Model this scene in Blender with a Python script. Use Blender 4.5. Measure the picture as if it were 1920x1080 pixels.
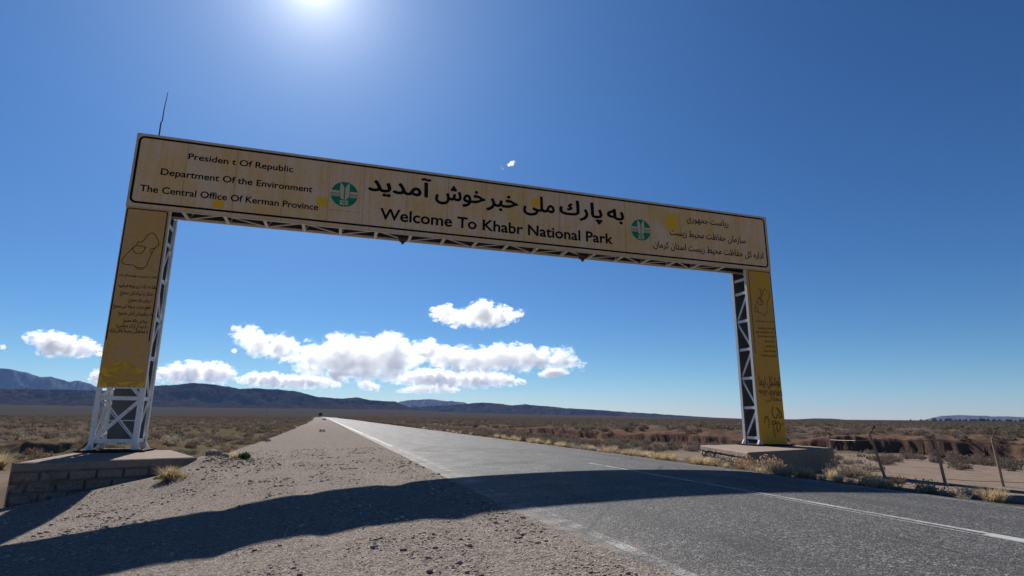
import bpy, bmesh, math, random
import numpy as np
from mathutils import Vector, Matrix

for _o in list(bpy.data.objects):
    bpy.data.objects.remove(_o)
SC = bpy.context.scene
COL = SC.collection
R_ = math.radians

# ------------------------------------------------------------------ camera
cam_d = bpy.data.cameras.new("camera")
cam = bpy.data.objects.new("camera", cam_d)
COL.objects.link(cam)
SC.camera = cam
cam_d.sensor_fit = 'HORIZONTAL'
cam_d.sensor_width = 36.0
cam_d.lens = 1078.793 / 1920 * 36
cam_d.clip_start = 0.05
cam_d.clip_end = 120000
CZ = 1.2
PITCH, ROLL, YAW = 0.22118, 0.0075217, 0.3096981
_cy, _sy, _cp, _sp = math.cos(YAW), math.sin(YAW), math.cos(PITCH), math.sin(PITCH)
_F = Vector((_sy * _cp, _cy * _cp, _sp))
_R = Vector((_cy, -_sy, 0))
_U = _R.cross(_F)
_R2 = math.cos(ROLL) * _R + math.sin(ROLL) * _U
_U2 = -math.sin(ROLL) * _R + math.cos(ROLL) * _U
cam.matrix_world = Matrix(((_R2.x, _U2.x, -_F.x, 0), (_R2.y, _U2.y, -_F.y, 0), (_R2.z, _U2.z, -_F.z, CZ), (0, 0, 0, 1)))

# ------------------------------------------------------------------ sky, sun, exposure
SUN = Vector((-0.0609, 0.7781, 0.6252)).normalized()
SUN_EL = math.asin(SUN.z)
SUN_AZ = math.atan2(SUN.x, SUN.y)
SKY_K = (.88, .62, .0)
SC.view_settings.view_transform = 'Standard'
SC.view_settings.look = 'None'
SC.view_settings.exposure = 0.585
SC.view_settings.gamma = 1.0
SC.view_settings.use_curve_mapping = False
SC.cycles.max_bounces = 10
SC.cycles.diffuse_bounces = 3
SC.cycles.glossy_bounces = 2
SC.cycles.transmission_bounces = 4
SC.cycles.transparent_max_bounces = 24
SC.cycles.volume_bounces = 16
SC.cycles.caustics_reflective = False
SC.cycles.caustics_refractive = False
SC.cycles.sample_clamp_indirect = 6

world = bpy.data.worlds.new("World")
SC.world = world
world.use_nodes = True
wt = world.node_tree
wt.nodes.clear()
def wn(t): return wt.nodes.new(t)
w_out = wn('ShaderNodeOutputWorld')
w_bg = wn('ShaderNodeBackground')
w_sky = wn('ShaderNodeTexSky')
w_sky.sky_type = 'NISHITA'
w_sky.sun_disc = False
w_sky.sun_elevation = SUN_EL
w_sky.sun_rotation = SUN_AZ
w_sky.altitude = 1700
w_sky.air_density = 1.0
w_sky.dust_density = 0.35
w_sky.ozone_density = 3.0
w_bg.inputs['Strength'].default_value = 0.05
# clearer, deeper air than the standard atmosphere: each channel is weighted by its share of the brightest one
w_sep = wn('ShaderNodeSeparateColor'); wt.links.new(w_sky.outputs[0], w_sep.inputs[0])
w_cmb = wn('ShaderNodeCombineColor')
# circumsolar light of the sky itself, by angle to the sun
w_tc = wn('ShaderNodeTexCoord')
w_dot = wn('ShaderNodeVectorMath'); w_dot.operation = 'DOT_PRODUCT'
w_nrm = wn('ShaderNodeVectorMath'); w_nrm.operation = 'NORMALIZE'
wt.links.new(w_tc.outputs['Generated'], w_nrm.inputs[0])
wt.links.new(w_nrm.outputs[0], w_dot.inputs[0])
w_dot.inputs[1].default_value = SUN
def wmath(op, a, b=None):
    n = wn('ShaderNodeMath'); n.operation = op
    for i, v in enumerate((a, b)):
        if v is None: continue
        if isinstance(v, (int, float)): n.inputs[i].default_value = v
        else: wt.links.new(v, n.inputs[i])
    return n.outputs[0]
w_max = wmath('MAXIMUM', wmath('MAXIMUM', w_sep.outputs[0], w_sep.outputs[1]), w_sep.outputs[2])
for _i, _k in enumerate(SKY_K):
    wt.links.new(wmath('MULTIPLY', w_sep.outputs[_i], wmath('POWER', wmath('DIVIDE', w_sep.outputs[_i], w_max), _k)), w_cmb.inputs[_i])
w_c = wmath('MAXIMUM', w_dot.outputs['Value'], 0.0)
w_sum = wmath('ADD', wmath('ADD', wmath('MULTIPLY', wmath('POWER', w_c, 9000.0), 60.0),
                           wmath('MULTIPLY', wmath('POWER', w_c, 1100.0), 7.0)),
              wmath('ADD', wmath('MULTIPLY', wmath('POWER', w_c, 220.0), 5.2), wmath('MULTIPLY', wmath('POWER', w_c, 36.0), 1.7)))
w_mix = wn('ShaderNodeMix'); w_mix.data_type = 'RGBA'; w_mix.blend_type = 'ADD'
w_mix.inputs['Factor'].default_value = 1.0
w_glow = wn('ShaderNodeVectorMath'); w_glow.operation = 'SCALE'
w_glow.inputs[0].default_value = (1.0, 0.98, 0.97)
wt.links.new(w_sum, w_glow.inputs['Scale'])
w_blue = wn('ShaderNodeVectorMath'); w_blue.operation = 'SCALE'      # wide, still bluish aureole
w_blue.inputs[0].default_value = (.38, .80, 1.5)
wt.links.new(wmath('MULTIPLY', wmath('POWER', w_c, 7.0), 1.9), w_blue.inputs['Scale'])
w_add = wn('ShaderNodeVectorMath'); w_add.operation = 'ADD'
wt.links.new(w_glow.outputs[0], w_add.inputs[0]); wt.links.new(w_blue.outputs[0], w_add.inputs[1])
wt.links.new(w_cmb.outputs[0], w_mix.inputs[6])
wt.links.new(w_add.outputs[0], w_mix.inputs[7])
wt.links.new(w_mix.outputs[2], w_bg.inputs['Color'])
wt.links.new(w_bg.outputs[0], w_out.inputs['Surface'])

sun_d = bpy.data.lights.new("sun", 'SUN')
sun_d.energy = 5.0
sun_d.angle = R_(0.53)
sun_d.color = (1.0, 0.955, 0.89)
sun = bpy.data.objects.new("sun", sun_d)
COL.objects.link(sun)
sun.location = SUN * 60
sun.rotation_euler = (-SUN).to_track_quat('-Z', 'Y').to_euler()

# ------------------------------------------------------------------ helpers
def tag(o, label=None, cat=None, group=None, kind=None):
    if label: o['label'] = label
    if cat: o['category'] = cat
    if group: o['group'] = group
    if kind: o['kind'] = kind
    return o

def empty(name, loc=(0, 0, 0)):
    o = bpy.data.objects.new(name, None)
    COL.objects.link(o)
    o.location = loc
    o.empty_display_size = 0.3
    return o

class MB:
    """collects faces for one mesh"""
    def __init__(s):
        s.v = []; s.f = []; s.m = []; s.mi = 0
    def face(s, pts):
        b = len(s.v)
        s.v.extend([tuple(p) for p in pts]); s.f.append(tuple(range(b, b + len(pts)))); s.m.append(s.mi)
    def box(s, a, b):
        x0, y0, z0 = a; x1, y1, z1 = b
        n = len(s.v)
        s.v += [(x0, y0, z0), (x1, y0, z0), (x1, y1, z0), (x0, y1, z0), (x0, y0, z1), (x1, y0, z1), (x1, y1, z1), (x0, y1, z1)]
        for q in ((0, 3, 2, 1), (4, 5, 6, 7), (0, 1, 5, 4), (1, 2, 6, 5), (2, 3, 7, 6), (3, 0, 4, 7)):
            s.f.append(tuple(n + i for i in q)); s.m.append(s.mi)
    def bar(s, p, q, w, h, up=(0, 0, 1)):
        """rectangular bar from p to q, w across, h along 'up'"""
        p = Vector(p); q = Vector(q); d = (q - p).normalized()
        u = Vector(up); sx = d.cross(u)
        if sx.length < 1e-4: sx = d.cross(Vector((0, 1, 0)))
        sx.normalize(); uz = sx.cross(d).normalized()
        n = len(s.v)
        for c in (p, q):
            for a, b in ((-1, -1), (1, -1), (1, 1), (-1, 1)):
                s.v.append(tuple(c + sx * (a * w / 2) + uz * (b * h / 2)))
        for t in ((0, 1, 2, 3), (7, 6, 5, 4), (0, 4, 5, 1), (1, 5, 6, 2), (2, 6, 7, 3), (3, 7, 4, 0)):
            s.f.append(tuple(n + i for i in t)); s.m.append(s.mi)
    def tube(s, pts, rad, n=8):
        pts = [Vector(p) for p in pts]
        rads = rad if isinstance(rad, (list, tuple)) else [rad] * len(pts)
        base = len(s.v); prev = None
        for i, p in enumerate(pts):
            d = (pts[min(i + 1, len(pts) - 1)] - pts[max(i - 1, 0)]).normalized()
            a = d.cross(Vector((0, 0, 1)) if abs(d.z) < .9 else Vector((0, 1, 0))).normalized()
            b = d.cross(a)
            for k in range(n):
                t = 2 * math.pi * k / n
                s.v.append(tuple(p + (a * math.cos(t) + b * math.sin(t)) * rads[i]))
        for i in range(len(pts) - 1):
            for k in range(n):
                s.f.append((base + i * n + k, base + i * n + (k + 1) % n, base + (i + 1) * n + (k + 1) % n, base + (i + 1) * n + k)); s.m.append(s.mi)
        s.f.append(tuple(base + k for k in range(n))[::-1]); s.m.append(s.mi)
        s.f.append(tuple(base + (len(pts) - 1) * n + k for k in range(n))); s.m.append(s.mi)
    def angle_iron(s, p, q, w, t, dx, dy):
        """L section standing from p to q, flanges along dx and dy (unit vectors with sign)"""
        p = Vector(p); q = Vector(q); dx = Vector(dx); dy = Vector(dy)
        sec = [Vector((0, 0, 0)), dx * w, dx * w + dy * t, dx * t + dy * t, dx * t + dy * w, dy * w]
        n = len(s.v)
        for c in (p, q):
            for o in sec: s.v.append(tuple(c + o))
        k = len(sec)
        for i in range(k):
            s.f.append((n + i, n + (i + 1) % k, n + k + (i + 1) % k, n + k + i)); s.m.append(s.mi)
        s.f.append(tuple(n + i for i in range(k))[::-1]); s.m.append(s.mi)
        s.f.append(tuple(n + k + i for i in range(k))); s.m.append(s.mi)
    def build(s, name, mats, parent=None, smooth=False, recalc=False):
        me = bpy.data.meshes.new(name)
        me.from_pydata(s.v, [], s.f)
        if not isinstance(mats, (list, tuple)): mats = [mats]
        for m in mats: me.materials.append(m)
        me.polygons.foreach_set('material_index', s.m)
        if smooth: me.polygons.foreach_set('use_smooth', [True] * len(s.f))
        if recalc:
            bm = bmesh.new(); bm.from_mesh(me); bmesh.ops.recalc_face_normals(bm, faces=bm.faces); bm.to_mesh(me); bm.free()
        me.update()
        return link(name, me, parent)

def link(name, me, parent=None):
    o = bpy.data.objects.new(name, me)
    COL.objects.link(o)
    if parent:
        o.parent = parent
        # parents stand unrotated: keep the children's world coordinates
        o.matrix_parent_inverse = Matrix.Translation(-Vector(parent.location))
    return o

def np_mesh(name, verts, faces, mats, smooth=True, attrs=None, tri=False):
    """verts (n,3), faces (m,k) arrays"""
    me = bpy.data.meshes.new(name)
    verts = np.asarray(verts, np.float32); faces = np.asarray(faces, np.int32)
    k = faces.shape[1]
    me.vertices.add(len(verts)); me.vertices.foreach_set('co', verts.ravel())
    me.loops.add(faces.size); me.loops.foreach_set('vertex_index', faces.ravel())
    me.polygons.add(len(faces)); me.polygons.foreach_set('loop_start', np.arange(0, faces.size, k, dtype=np.int32))
    if smooth: me.polygons.foreach_set('use_smooth', np.ones(len(faces), bool))
    for m in (mats if isinstance(mats, (list, tuple)) else [mats]): me.materials.append(m)
    me.update(calc_edges=True)
    for n, a in (attrs or {}).items():
        at = me.attributes.new(n, 'FLOAT', 'POINT'); at.data.foreach_set('value', np.asarray(a, np.float32))
    return me

def grid_faces(nr, nc, wrap=False):
    i = np.arange(nr - 1)[:, None]; j = np.arange(nc if wrap else nc - 1)[None, :]
    j2 = (j + 1) % nc
    a = i * nc + j; b = i * nc + j2; c = (i + 1) * nc + j2; d = (i + 1) * nc + j
    return np.stack([a + 0 * b, b + 0 * a, c, d], -1).reshape(-1, 4)

# ---- numpy noise
def _h(ix, iy, iz, seed):
    n = (ix.astype(np.int64) * 374761393 + iy.astype(np.int64) * 668265263 + iz.astype(np.int64) * 2147483647 + seed * 1274126177) & 0xffffffff
    n = ((n ^ (n >> 13)) * 1274126177) & 0xffffffff
    n = ((n ^ (n >> 16)) * 2246822519) & 0xffffffff
    return ((n ^ (n >> 15)) & 0xffffff) / float(0xffffff)
def noise2(x, y, seed=0):
    x = np.asarray(x, float); y = np.asarray(y, float)
    ix = np.floor(x); iy = np.floor(y); fx = x - ix; fy = y - iy
    fx = fx * fx * fx * (fx * (fx * 6 - 15) + 10); fy = fy * fy * fy * (fy * (fy * 6 - 15) + 10)
    z = np.zeros_like(ix)
    a = _h(ix, iy, z, seed); b = _h(ix + 1, iy, z, seed); c = _h(ix, iy + 1, z, seed); d = _h(ix + 1, iy + 1, z, seed)
    return (a * (1 - fx) + b * fx) * (1 - fy) + (c * (1 - fx) + d * fx) * fy
def fbm2(x, y, oct=4, seed=0, gain=.5):
    s = 0; a = 1; t = 0
    for o in range(oct):
        s = s + a * noise2(np.asarray(x) * 2 ** o + 17.3 * o, np.asarray(y) * 2 ** o - 9.1 * o, seed + o); t += a; a *= gain
    return s / t * 2 - 1
def noise3(p, seed=0):
    i = np.floor(p); f = p - i; f = f * f * (3 - 2 * f)
    out = 0
    for dx in (0, 1):
        for dy in (0, 1):
            for dz in (0, 1):
                w = (f[:, 0] if dx else 1 - f[:, 0]) * (f[:, 1] if dy else 1 - f[:, 1]) * (f[:, 2] if dz else 1 - f[:, 2])
                out = out + w * _h(i[:, 0] + dx, i[:, 1] + dy, i[:, 2] + dz, seed)
    return out
def sstep(a, b, x):
    t = np.clip((np.asarray(x, float) - a) / (b - a), 0, 1)
    return t * t * (3 - 2 * t)

# ---- materials
class Mat:
    def __init__(s, name, rough=.8, spec=.3):
        s.m = bpy.data.materials.new(name); s.m.use_nodes = True
        s.t = s.m.node_tree; s.n = s.t.nodes
        s.b = s.n['Principled BSDF']; s.out = s.n['Material Output']
        s.b.inputs['Roughness'].default_value = rough
        s.b.inputs['Specular IOR Level'].default_value = spec
    def link(s, a, b): s.t.links.new(a, b)
    def node(s, t, **kw):
        n = s.n.new(t)
        for k, v in kw.items(): setattr(n, k, v)
        return n
    def val(s, sock, v):
        if isinstance(v, (int, float)): sock.default_value = v
        elif isinstance(v, tuple): sock.default_value = v if len(v) == len(sock.default_value) else (*v, 1)
        else: s.link(v, sock)
    def pos(s):
        return s.node('ShaderNodeNewGeometry').outputs['Position']
    def obj(s):
        return s.node('ShaderNodeTexCoord').outputs['Object']
    def scale(s, vec, sc):
        n = s.node('ShaderNodeVectorMath', operation='MULTIPLY'); s.link(vec, n.inputs[0]); n.inputs[1].default_value = sc
        return n.outputs[0]
    def noise(s, vec, sc, detail=4, rough=.55, dist=0.0):
        n = s.node('ShaderNodeTexNoise'); s.link(vec, n.inputs['Vector'])
        n.inputs['Scale'].default_value = sc; n.inputs['Detail'].default_value = detail
        n.inputs['Roughness'].default_value = rough; n.inputs['Distortion'].default_value = dist
        return n.outputs['Fac']
    def voro(s, vec, sc, feature='F1', out='Distance', rnd=1.0):
        n = s.node('ShaderNodeTexVoronoi', feature=feature); s.link(vec, n.inputs['Vector'])
        n.inputs['Scale'].default_value = sc; n.inputs['Randomness'].default_value = rnd
        return n.outputs[out]
    def attr(s, name):
        return s.node('ShaderNodeAttribute', attribute_name=name).outputs['Fac']
    def math(s, op, a, b=None, clamp=False):
        n = s.node('ShaderNodeMath', operation=op); n.use_clamp = clamp
        s.val(n.inputs[0], a)
        if b is not None: s.val(n.inputs[1], b)
        return n.outputs[0]
    def ramp(s, fac, stops, interp='LINEAR'):
        n = s.node('ShaderNodeValToRGB'); s.link(fac, n.inputs[0]); cr = n.color_ramp; cr.interpolation = interp
        while len(cr.elements) < len(stops): cr.elements.new(0.5)
        for e, (p, c) in zip(cr.elements, stops):
            e.position = p; e.color = (c, c, c, 1) if isinstance(c, (int, float)) else (*c, 1)
        return n.outputs[0]
    def mix(s, fac, a, b, mode='MIX'):
        n = s.node('ShaderNodeMix', data_type='RGBA', blend_type=mode)
        s.val(n.inputs[0], fac); s.val(n.inputs[6], a); s.val(n.inputs[7], b)
        return n.outputs[2]
    def sep(s, vec):
        n = s.node('ShaderNodeSeparateXYZ'); s.link(vec, n.inputs[0]); return n.outputs
    def bump(s, h, strength=.5, dist=.02, prev=None):
        n = s.node('ShaderNodeBump'); s.link(h, n.inputs['Height'])
        s.val(n.inputs['Strength'], strength); n.inputs['Distance'].default_value = dist
        if prev is not None: s.link(prev, n.inputs['Normal'])
        return n.outputs[0]
    def color(s, c): s.val(s.b.inputs['Base Color'], c)
    def normal(s, n): s.link(n, s.b.inputs['Normal'])
    def rough(s, r): s.val(s.b.inputs['Roughness'], r)

def plain_mat(name, col, rough=.7, var=.15, sc=6.0, spec=.3):
    m = Mat(name, rough, spec)
    f = m.noise(m.pos(), sc, 5, .6)
    m.color(m.mix(f, tuple(c * (1 - var) for c in col), tuple(min(1, c * (1 + var)) for c in col)))
    return m.m
# ------------------------------------------------------------------ terrain
RNG = np.random.default_rng(11)
def bend(y):
    t = np.clip((np.asarray(y, float) - 150) / 370, 0, None)
    return np.where(t < 3, -2.6 * t * t, -2.6 * 9 - 15.6 * (t - 3))
def road_z(xr):
    return .005 - .006 * (np.clip(xr, 2.0, 10.9) - 6.4) ** 2
def smax(a, b, k):
    return .5 * (a + b + np.sqrt((a - b) ** 2 + k * k))
BANK_Y = [-30, 0, 20, 30.2, 33.5, 38.4, 42, 51, 64, 73, 95, 120, 180]
BANK_X = [66, 58, 51, 48.2, 46.1, 43, 40.2, 35.5, 30, 26.8, 24, 22, 18]
def terrain(x, y, detail=True):
    """height, and masks gravel / sand / bank / green"""
    x = np.asarray(x, float); y = np.asarray(y, float)
    xr = x - bend(y); r = np.hypot(x, y)
    big = fbm2(x / 9, y / 9, 4, 3); mid = fbm2(x / 1.7, y / 1.7, 4, 5); fine = fbm2(x / .35, y / .35, 3, 7)
    # left: gravel lay-by, its slope, the low plain with an eroded ledge
    yn = y + 1.2 * big
    xe = np.interp(y, [0, 12, 14.4, 17, 20, 26, 48, 90, 1000], [0, 0, -1.5, -3.2, -3.4, -3.3, -2.7, -2.3, -2.3]) + .25 * mid * sstep(10, 30, y)
    sl = np.interp(y, [0, 12, 14.4, 17.6, 21, 40], [.13, .13, .17, .22, .42, .38])
    ps = np.interp(y, [0, 8, 12, 17, 30], [.05, .055, .07, .022, .022])
    pad = -.088 - ps * np.clip(2.6 - xr, 0, None)
    zl = np.where(xr > xe, pad, -.088 - ps * (2.6 - xe) - sl * (xe - xr))
    zl = zl + .21 * np.exp(-(((x + 2.95) / .75) ** 2 + ((y - 19.3) / 1.1) ** 2)) + .24 * np.exp(-(((x + 3.9) / 1.2) ** 2 + ((y - 21.6) / 1.6) ** 2))
    ledge = sstep(44.6, 46.4, y + .06 * (x + 20) + 2.6 * big + 1.1 * mid) * sstep(-7.5, -11, x)
    plainl = -1.25 + ledge * (0.40 + .35 * big + .3 * mid) + sstep(45, 160, r) * .55 * (1 - ledge) + ledge * (sstep(48, 70, r) * -.25 + sstep(70, 160, r) * .2)
    plainl = plainl + .10 * big + .06 * mid * sstep(20, 40, y)
    zl = smax(zl, plainl, .25)
    # right: verge, dry wash, eroded bank
    verge = np.interp(xr, [10.2, 13.2, 17, 24], [-.085, -.40, -.80, -1.05]) - .02 * np.clip(xr - 24, 0, None)
    xb = np.interp(y, BANK_Y, BANK_X) + 2.4 * fbm2(x / 7, y / 7, 5, 22, .62) + .8 * mid + .10 * fbm2(x / .5, y / .5, 3, 23)
    bh = np.interp(y, [0, 30, 50, 75, 110, 200], [1.45, 1.4, 1.25, .95, .5, .25])
    face = sstep(-1.4, .1, x - xb) * .14 + sstep(0, .42, (x - xb)) * .66 + sstep(.6, 1.0, x - xb) * .1 + sstep(1.2, 6, x - xb) * .10
    floor = np.interp(y, [0, 45, 75, 120, 250], [-1.65, -1.65, -1.2, -.75, -.4])
    floor = np.maximum(floor, -.9 - .06 * np.clip(x - 18, 0, None))
    mound = .62 * np.exp(-(((x - 37.2) / 3.8) ** 2 + ((y - 27.2) / 1.7) ** 2))
    zr = floor + face * bh * np.clip(1 + .55 * big + .25 * mid, .35, 1.5) + .05 * mid + .05 * big + mound * (1 + .5 * mid)
    zr = zr + .10 * sstep(-5, -.3, x - xb) * sstep(1, 0, x - xb) * (mid + .6) + .22 * sstep(.5, 6, x - xb) * fbm2(x / 3, y / 3, 3, 9)
    zr = smax(verge + .03 * mid, zr, .12)
    z = np.where(xr < 6.4, zl, zr)
    # under the road
    lx = np.interp(y, [-40, 3.0, 3.9, 4.6, 5.6, 8.0, 12, 60, 61], [.2, .38, .40, .32, .15, .02, 0, 0, -.2])
    under = road_z(xr) - .07 - .0005 * r
    on = sstep(2.62 + lx, 2.82 + lx, xr) * sstep(10.62, 10.36, xr)
    z = z * (1 - on) + under * on
    # far plain, alluvial fan at the foot of the hills
    az = np.degrees(np.arctan2(x, y))
    wob = fbm2(x / 60, y / 60, 3, 31)
    z = z + sstep(80, 500, r) * (.25 + .3 * wob) * (1 - on)
    azw = np.interp(az, [-180, -100, 6, 16, 40, 90, 180], [0, 1, 1, .55, .05, 0, 0])
    z = z + sstep(1600, 4600, r) * 50 * azw
    if detail:
        near = sstep(30, 6, r)
        z = z - (1 - on) * .035 * rut(x, y) * sstep(60, 30, r)
        z = z + (1 - on) * (.012 * fine * near + .01 * fbm2(x / .11, y / .11, 2, 13) * sstep(14, 4, r))
    gravel = np.where(xr < 6.4, np.maximum(sstep(18.5, 16.5, y + .6 * mid) * sstep(-11, -8.5, x + mid), sstep(xe - 3.4 - 2.5 * sstep(14, 6, y), xe - .4 - 1.5 * sstep(14, 6, y), xr + .5 * mid)), sstep(1.0, .2, xr - 10.4 + .25 * mid))
    gravel = gravel * sstep(700, 500, np.abs(y))
    sand = np.where(xr > 10.4, sstep(14.5, 17.5, x + mid) * sstep(-.6, -2.0, x - xb + .6 * mid) * sstep(40, 30, y + 4 * big), 0)
    sand = np.maximum(sand, sstep(-9, -12, x) * sstep(36, 28, y + 4 * big) * .8)
    bank = np.where(xr > 10.4, sstep(-2.2, -.5, x - xb + .6 * mid) * sstep(7, 2.2, x - xb) * sstep(110, 70, y), 0)
    bank = np.maximum(bank, ledge * sstep(58, 47, y) * .55)
    green = np.where(xr < 6.4, sstep(-30, -12, x) * sstep(-1.6, -3.4, xr) * sstep(22, 32, y) * sstep(170, 120, y), 0)
    return z, gravel, sand, bank, green, xb

def rut(x, y):
    # compacted wheel tracks swinging off the road onto the lay-by
    w = .35 * np.sin(y / 5.2) + .25 * fbm2(x * 0 + 3, y / 4, 2, 66)
    r = 0
    for cx, k in ((1.35, .035), (-.35, .035), (-1.6, .075)):
        r = np.maximum(r, np.exp(-((x - bend(y) - cx - w + k * (y - 8)) / .24) ** 2))
    return r * sstep(40, 24, y) * sstep(2.2, 4, y)

def scrub_cover(x, y):
    return sstep(120, 420, np.hypot(x, y))

azs = np.concatenate([np.arange(-180, -36, 4.0), np.arange(-36, 68, .135), np.arange(68, 180, 4.0)])
rs = np.concatenate([.6 * np.exp(np.arange(0, math.log(22 / .6), .0125)), 22 * np.exp(np.arange(0, math.log(90 / 22), .0052)), 90 * np.exp(np.arange(0, math.log(26000 / 90), .0135))])
nr_ = len(rs)
RR, AA = np.meshgrid(rs, np.radians(azs), indexing='ij')
gx = (RR * np.sin(AA)).ravel(); gy = (RR * np.cos(AA)).ravel()
gz, g_grav, g_sand, g_bank, g_green, _ = terrain(gx, gy)
gf = grid_faces(nr_, len(azs), wrap=True)[:, ::-1]
# middle cap
cv = np.array([[0, 0, float(terrain(np.array([0.]), np.array([0.]))[0][0])]])

m = Mat('desert_ground', 1.0, 0.0)
p = m.pos()
gr, sa, ba, gn = m.attr('gravel'), m.attr('sand'), m.attr('bank'), m.attr('green')
n1 = m.noise(p, .35, 6, .6); n2 = m.noise(p, 3.0, 6, .65); n3 = m.noise(p, 26.0, 4, .7); n0 = m.noise(p, .02, 5, .6)
plain = m.mix(n1, (0.065, 0.049, 0.037), (0.105, 0.080, 0.061))
plain = m.mix(m.ramp(n2, [(.35, 0), (.7, 1)]), plain, (0.136, 0.105, 0.082))
plain = m.mix(m.ramp(n0, [(.4, 0), (.62, .55)]), plain, (0.048, 0.039, 0.030))
far = m.attr('scrub')
plain = m.mix(m.math('MULTIPLY', far, m.ramp(m.noise(p, .05, 8, .72), [(.25, .72), (.7, .97)])), plain, (.040, .034, .026))
vg1 = m.voro(p, 22, 'F1', 'Color'); vg2 = m.voro(p, 60, 'F1', 'Color')
gb = m.mix(n1, (.318, .273, .240), (.25, .217, .194))
gb = m.mix(m.ramp(m.noise(p, .8, 5, .6, .6), [(.42, 0), (.66, .8)]), gb, (.37, .312, .270))
gb = m.mix(m.ramp(m.noise(m.scale(p, (1, .25, 1)), 1.6, 5, .6), [(.5, 0), (.68, .7)]), gb, (.23, .195, .17))
gb = m.mix(m.math('MULTIPLY', m.attr('rut'), m.ramp(m.noise(p, 1.4, 4), [(.35, 0), (.6, .65)])), gb, (.40, .335, .283))
ns = m.noise(p, 75, 3, .8)
gb = m.mix(.62, gb, m.ramp(m.sep(vg2)[0], [(0, (.07, .06, .053)), (.35, (.22, .188, .163)), (.75, (.39, .335, .292)), (1, (.64, .58, .52))]), 'MIX')
gb = m.mix(.3, gb, m.ramp(m.sep(vg1)[0], [(0, (.10, .08, .066)), (.5, (.28, .23, .19)), (1, (.5, .43, .37))]), 'MIX')
gb = m.mix(m.ramp(ns, [(.3, .8), (.45, 0)]), gb, (.05, .042, .036))
sb = m.mix(n2, (.165, .126, .102), (.24, .186, .152))
sb = m.mix(m.ramp(m.noise(p, .7, 5, .65), [(.48, 0), (.66, .65)]), sb, (.12, .09, .072))
bb = m.mix(n2, (.07, .042, .031), (.165, .105, .076))
c = m.mix(m.math('MULTIPLY', gn, m.ramp(n2, [(.35, 0), (.6, .75)])), plain, (.105, .10, .05))
c = m.mix(ba, c, bb); c = m.mix(sa, c, sb); c = m.mix(gr, c, gb)
c = m.mix(m.ramp(n3, [(.3, .38), (.5, 0)]), c, (.06, .05, .042))
m.color(c)
b1 = m.bump(m.voro(p, 34, 'F1'), m.math('MULTIPLY', gr, 1.0), .03)
b2 = m.bump(m.voro(p, 95, 'F1'), m.math('MULTIPLY', gr, .8), .01, b1)
b3 = m.bump(m.noise(p, 7, 8, .75), .55, .09, b2)
m.normal(b3)
M_GROUND = m.m
ground_me = np_mesh('desert_ground', np.concatenate([np.stack([gx, gy, gz], -1), cv]),
                    gf, M_GROUND, True,
                    dict(rut=np.append(rut(gx, gy), 0), scrub=np.append(scrub_cover(gx, gy), 0), gravel=np.append(g_grav, 1), sand=np.append(g_sand, 0), bank=np.append(g_bank, 0), green=np.append(g_green, 0)))
_bm = bmesh.new(); _bm.from_mesh(ground_me); _bm.verts.ensure_lookup_table()
_na = len(azs); _c = _bm.verts[len(gx)]
for k in range(_na):
    _bm.faces.new((_c, _bm.verts[(k + 1) % _na], _bm.verts[k])).smooth = True
_bm.to_mesh(ground_me); _bm.free()
ground = tag(link('desert_ground', ground_me), 'brown desert plain with gravel lay-by and sandy wash', 'ground', kind='structure')

def zat(x, y):
    return float(terrain(np.array([x], float), np.array([y], float))[0][0])

# ------------------------------------------------------------------ road
m = Mat('asphalt', .66, .10)
p = m.pos()
va = m.voro(p, 38, 'F1', 'Color'); vb = m.voro(p, 85, 'F1', 'Color')
st = m.noise(m.scale(p, (1.4, .06, 1)), 1.0, 5, .6)
base = m.mix(m.noise(p, .5, 6, .65), (.064, .059, .053), (.098, .090, .081))
base = m.mix(m.ramp(st, [(.36, .55), (.6, 0)]), base, (.046, .044, .042))
base = m.mix(m.ramp(m.noise(p, .9, 5, .6), [(.5, 0), (.7, .5)]), base, (.098, .082, .074))
sp = m.ramp(m.sep(va)[0], [(0, (.012, .012, .012)), (.4, (.055, .053, .050)), (.75, (.115, .109, .103)), (.92, (.22, .21, .20)), (1, (.42, .405, .385))])
sp2 = m.ramp(m.sep(vb)[1], [(0, .014), (.45, .05), (.85, .13), (1, .36)])
c = m.mix(.66, base, sp); c = m.mix(.38, c, sp2)
c = m.mix(m.ramp(m.noise(p, 42, 3, .8), [(.32, .75), (.46, 0)]), c, (.014, .014, .014))
lx_ = m.sep(p)[0]
for _wx in (4.05, 5.75, 8.05, 9.35):
    _d = m.math('ABSOLUTE', m.math('SUBTRACT', lx_, _wx)); _w = m.math('SUBTRACT', 1.0, m.math('MULTIPLY', _d, 2.3), True)
    c = m.mix(m.math('MULTIPLY', _w, m.math('MULTIPLY', m.noise(m.scale(p, (1, .15, 1)), 1.3, 4), .62)), c, (.050, .047, .044))
c = m.mix(m.ramp(m.noise(m.scale(p, (1, .5, 1)), .28, 3, .5, .8), [(.56, 0), (.60, .38)]), c, (.036, .035, .034))
crk = m.voro(m.scale(p, (1.0, .55, 1)), .42, 'DISTANCE_TO_EDGE'); 
c = m.mix(m.math('MULTIPLY', m.ramp(crk, [(.0, .8), (.012, 0)]), m.ramp(m.noise(p, .35, 3), [(.5, 0), (.62, 1)])), c, (.02, .02, .02))
xr = m.sep(p)[0]
dust = m.math('MULTIPLY', m.math('SUBTRACT', 1.0, m.math('MULTIPLY', m.math('SUBTRACT', xr, 2.72), 1.5), True), m.ramp(m.noise(p, 2.2, 6, .7), [(.4, 0), (.62, 1)]))
c = m.mix(dust, c, (.20, .165, .14))
m.color(c)
b1 = m.bump(m.voro(p, 55, 'F1'), .75, .012)
m.normal(m.bump(m.noise(p, 170, 2, .6), .35, .004, b1))
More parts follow.
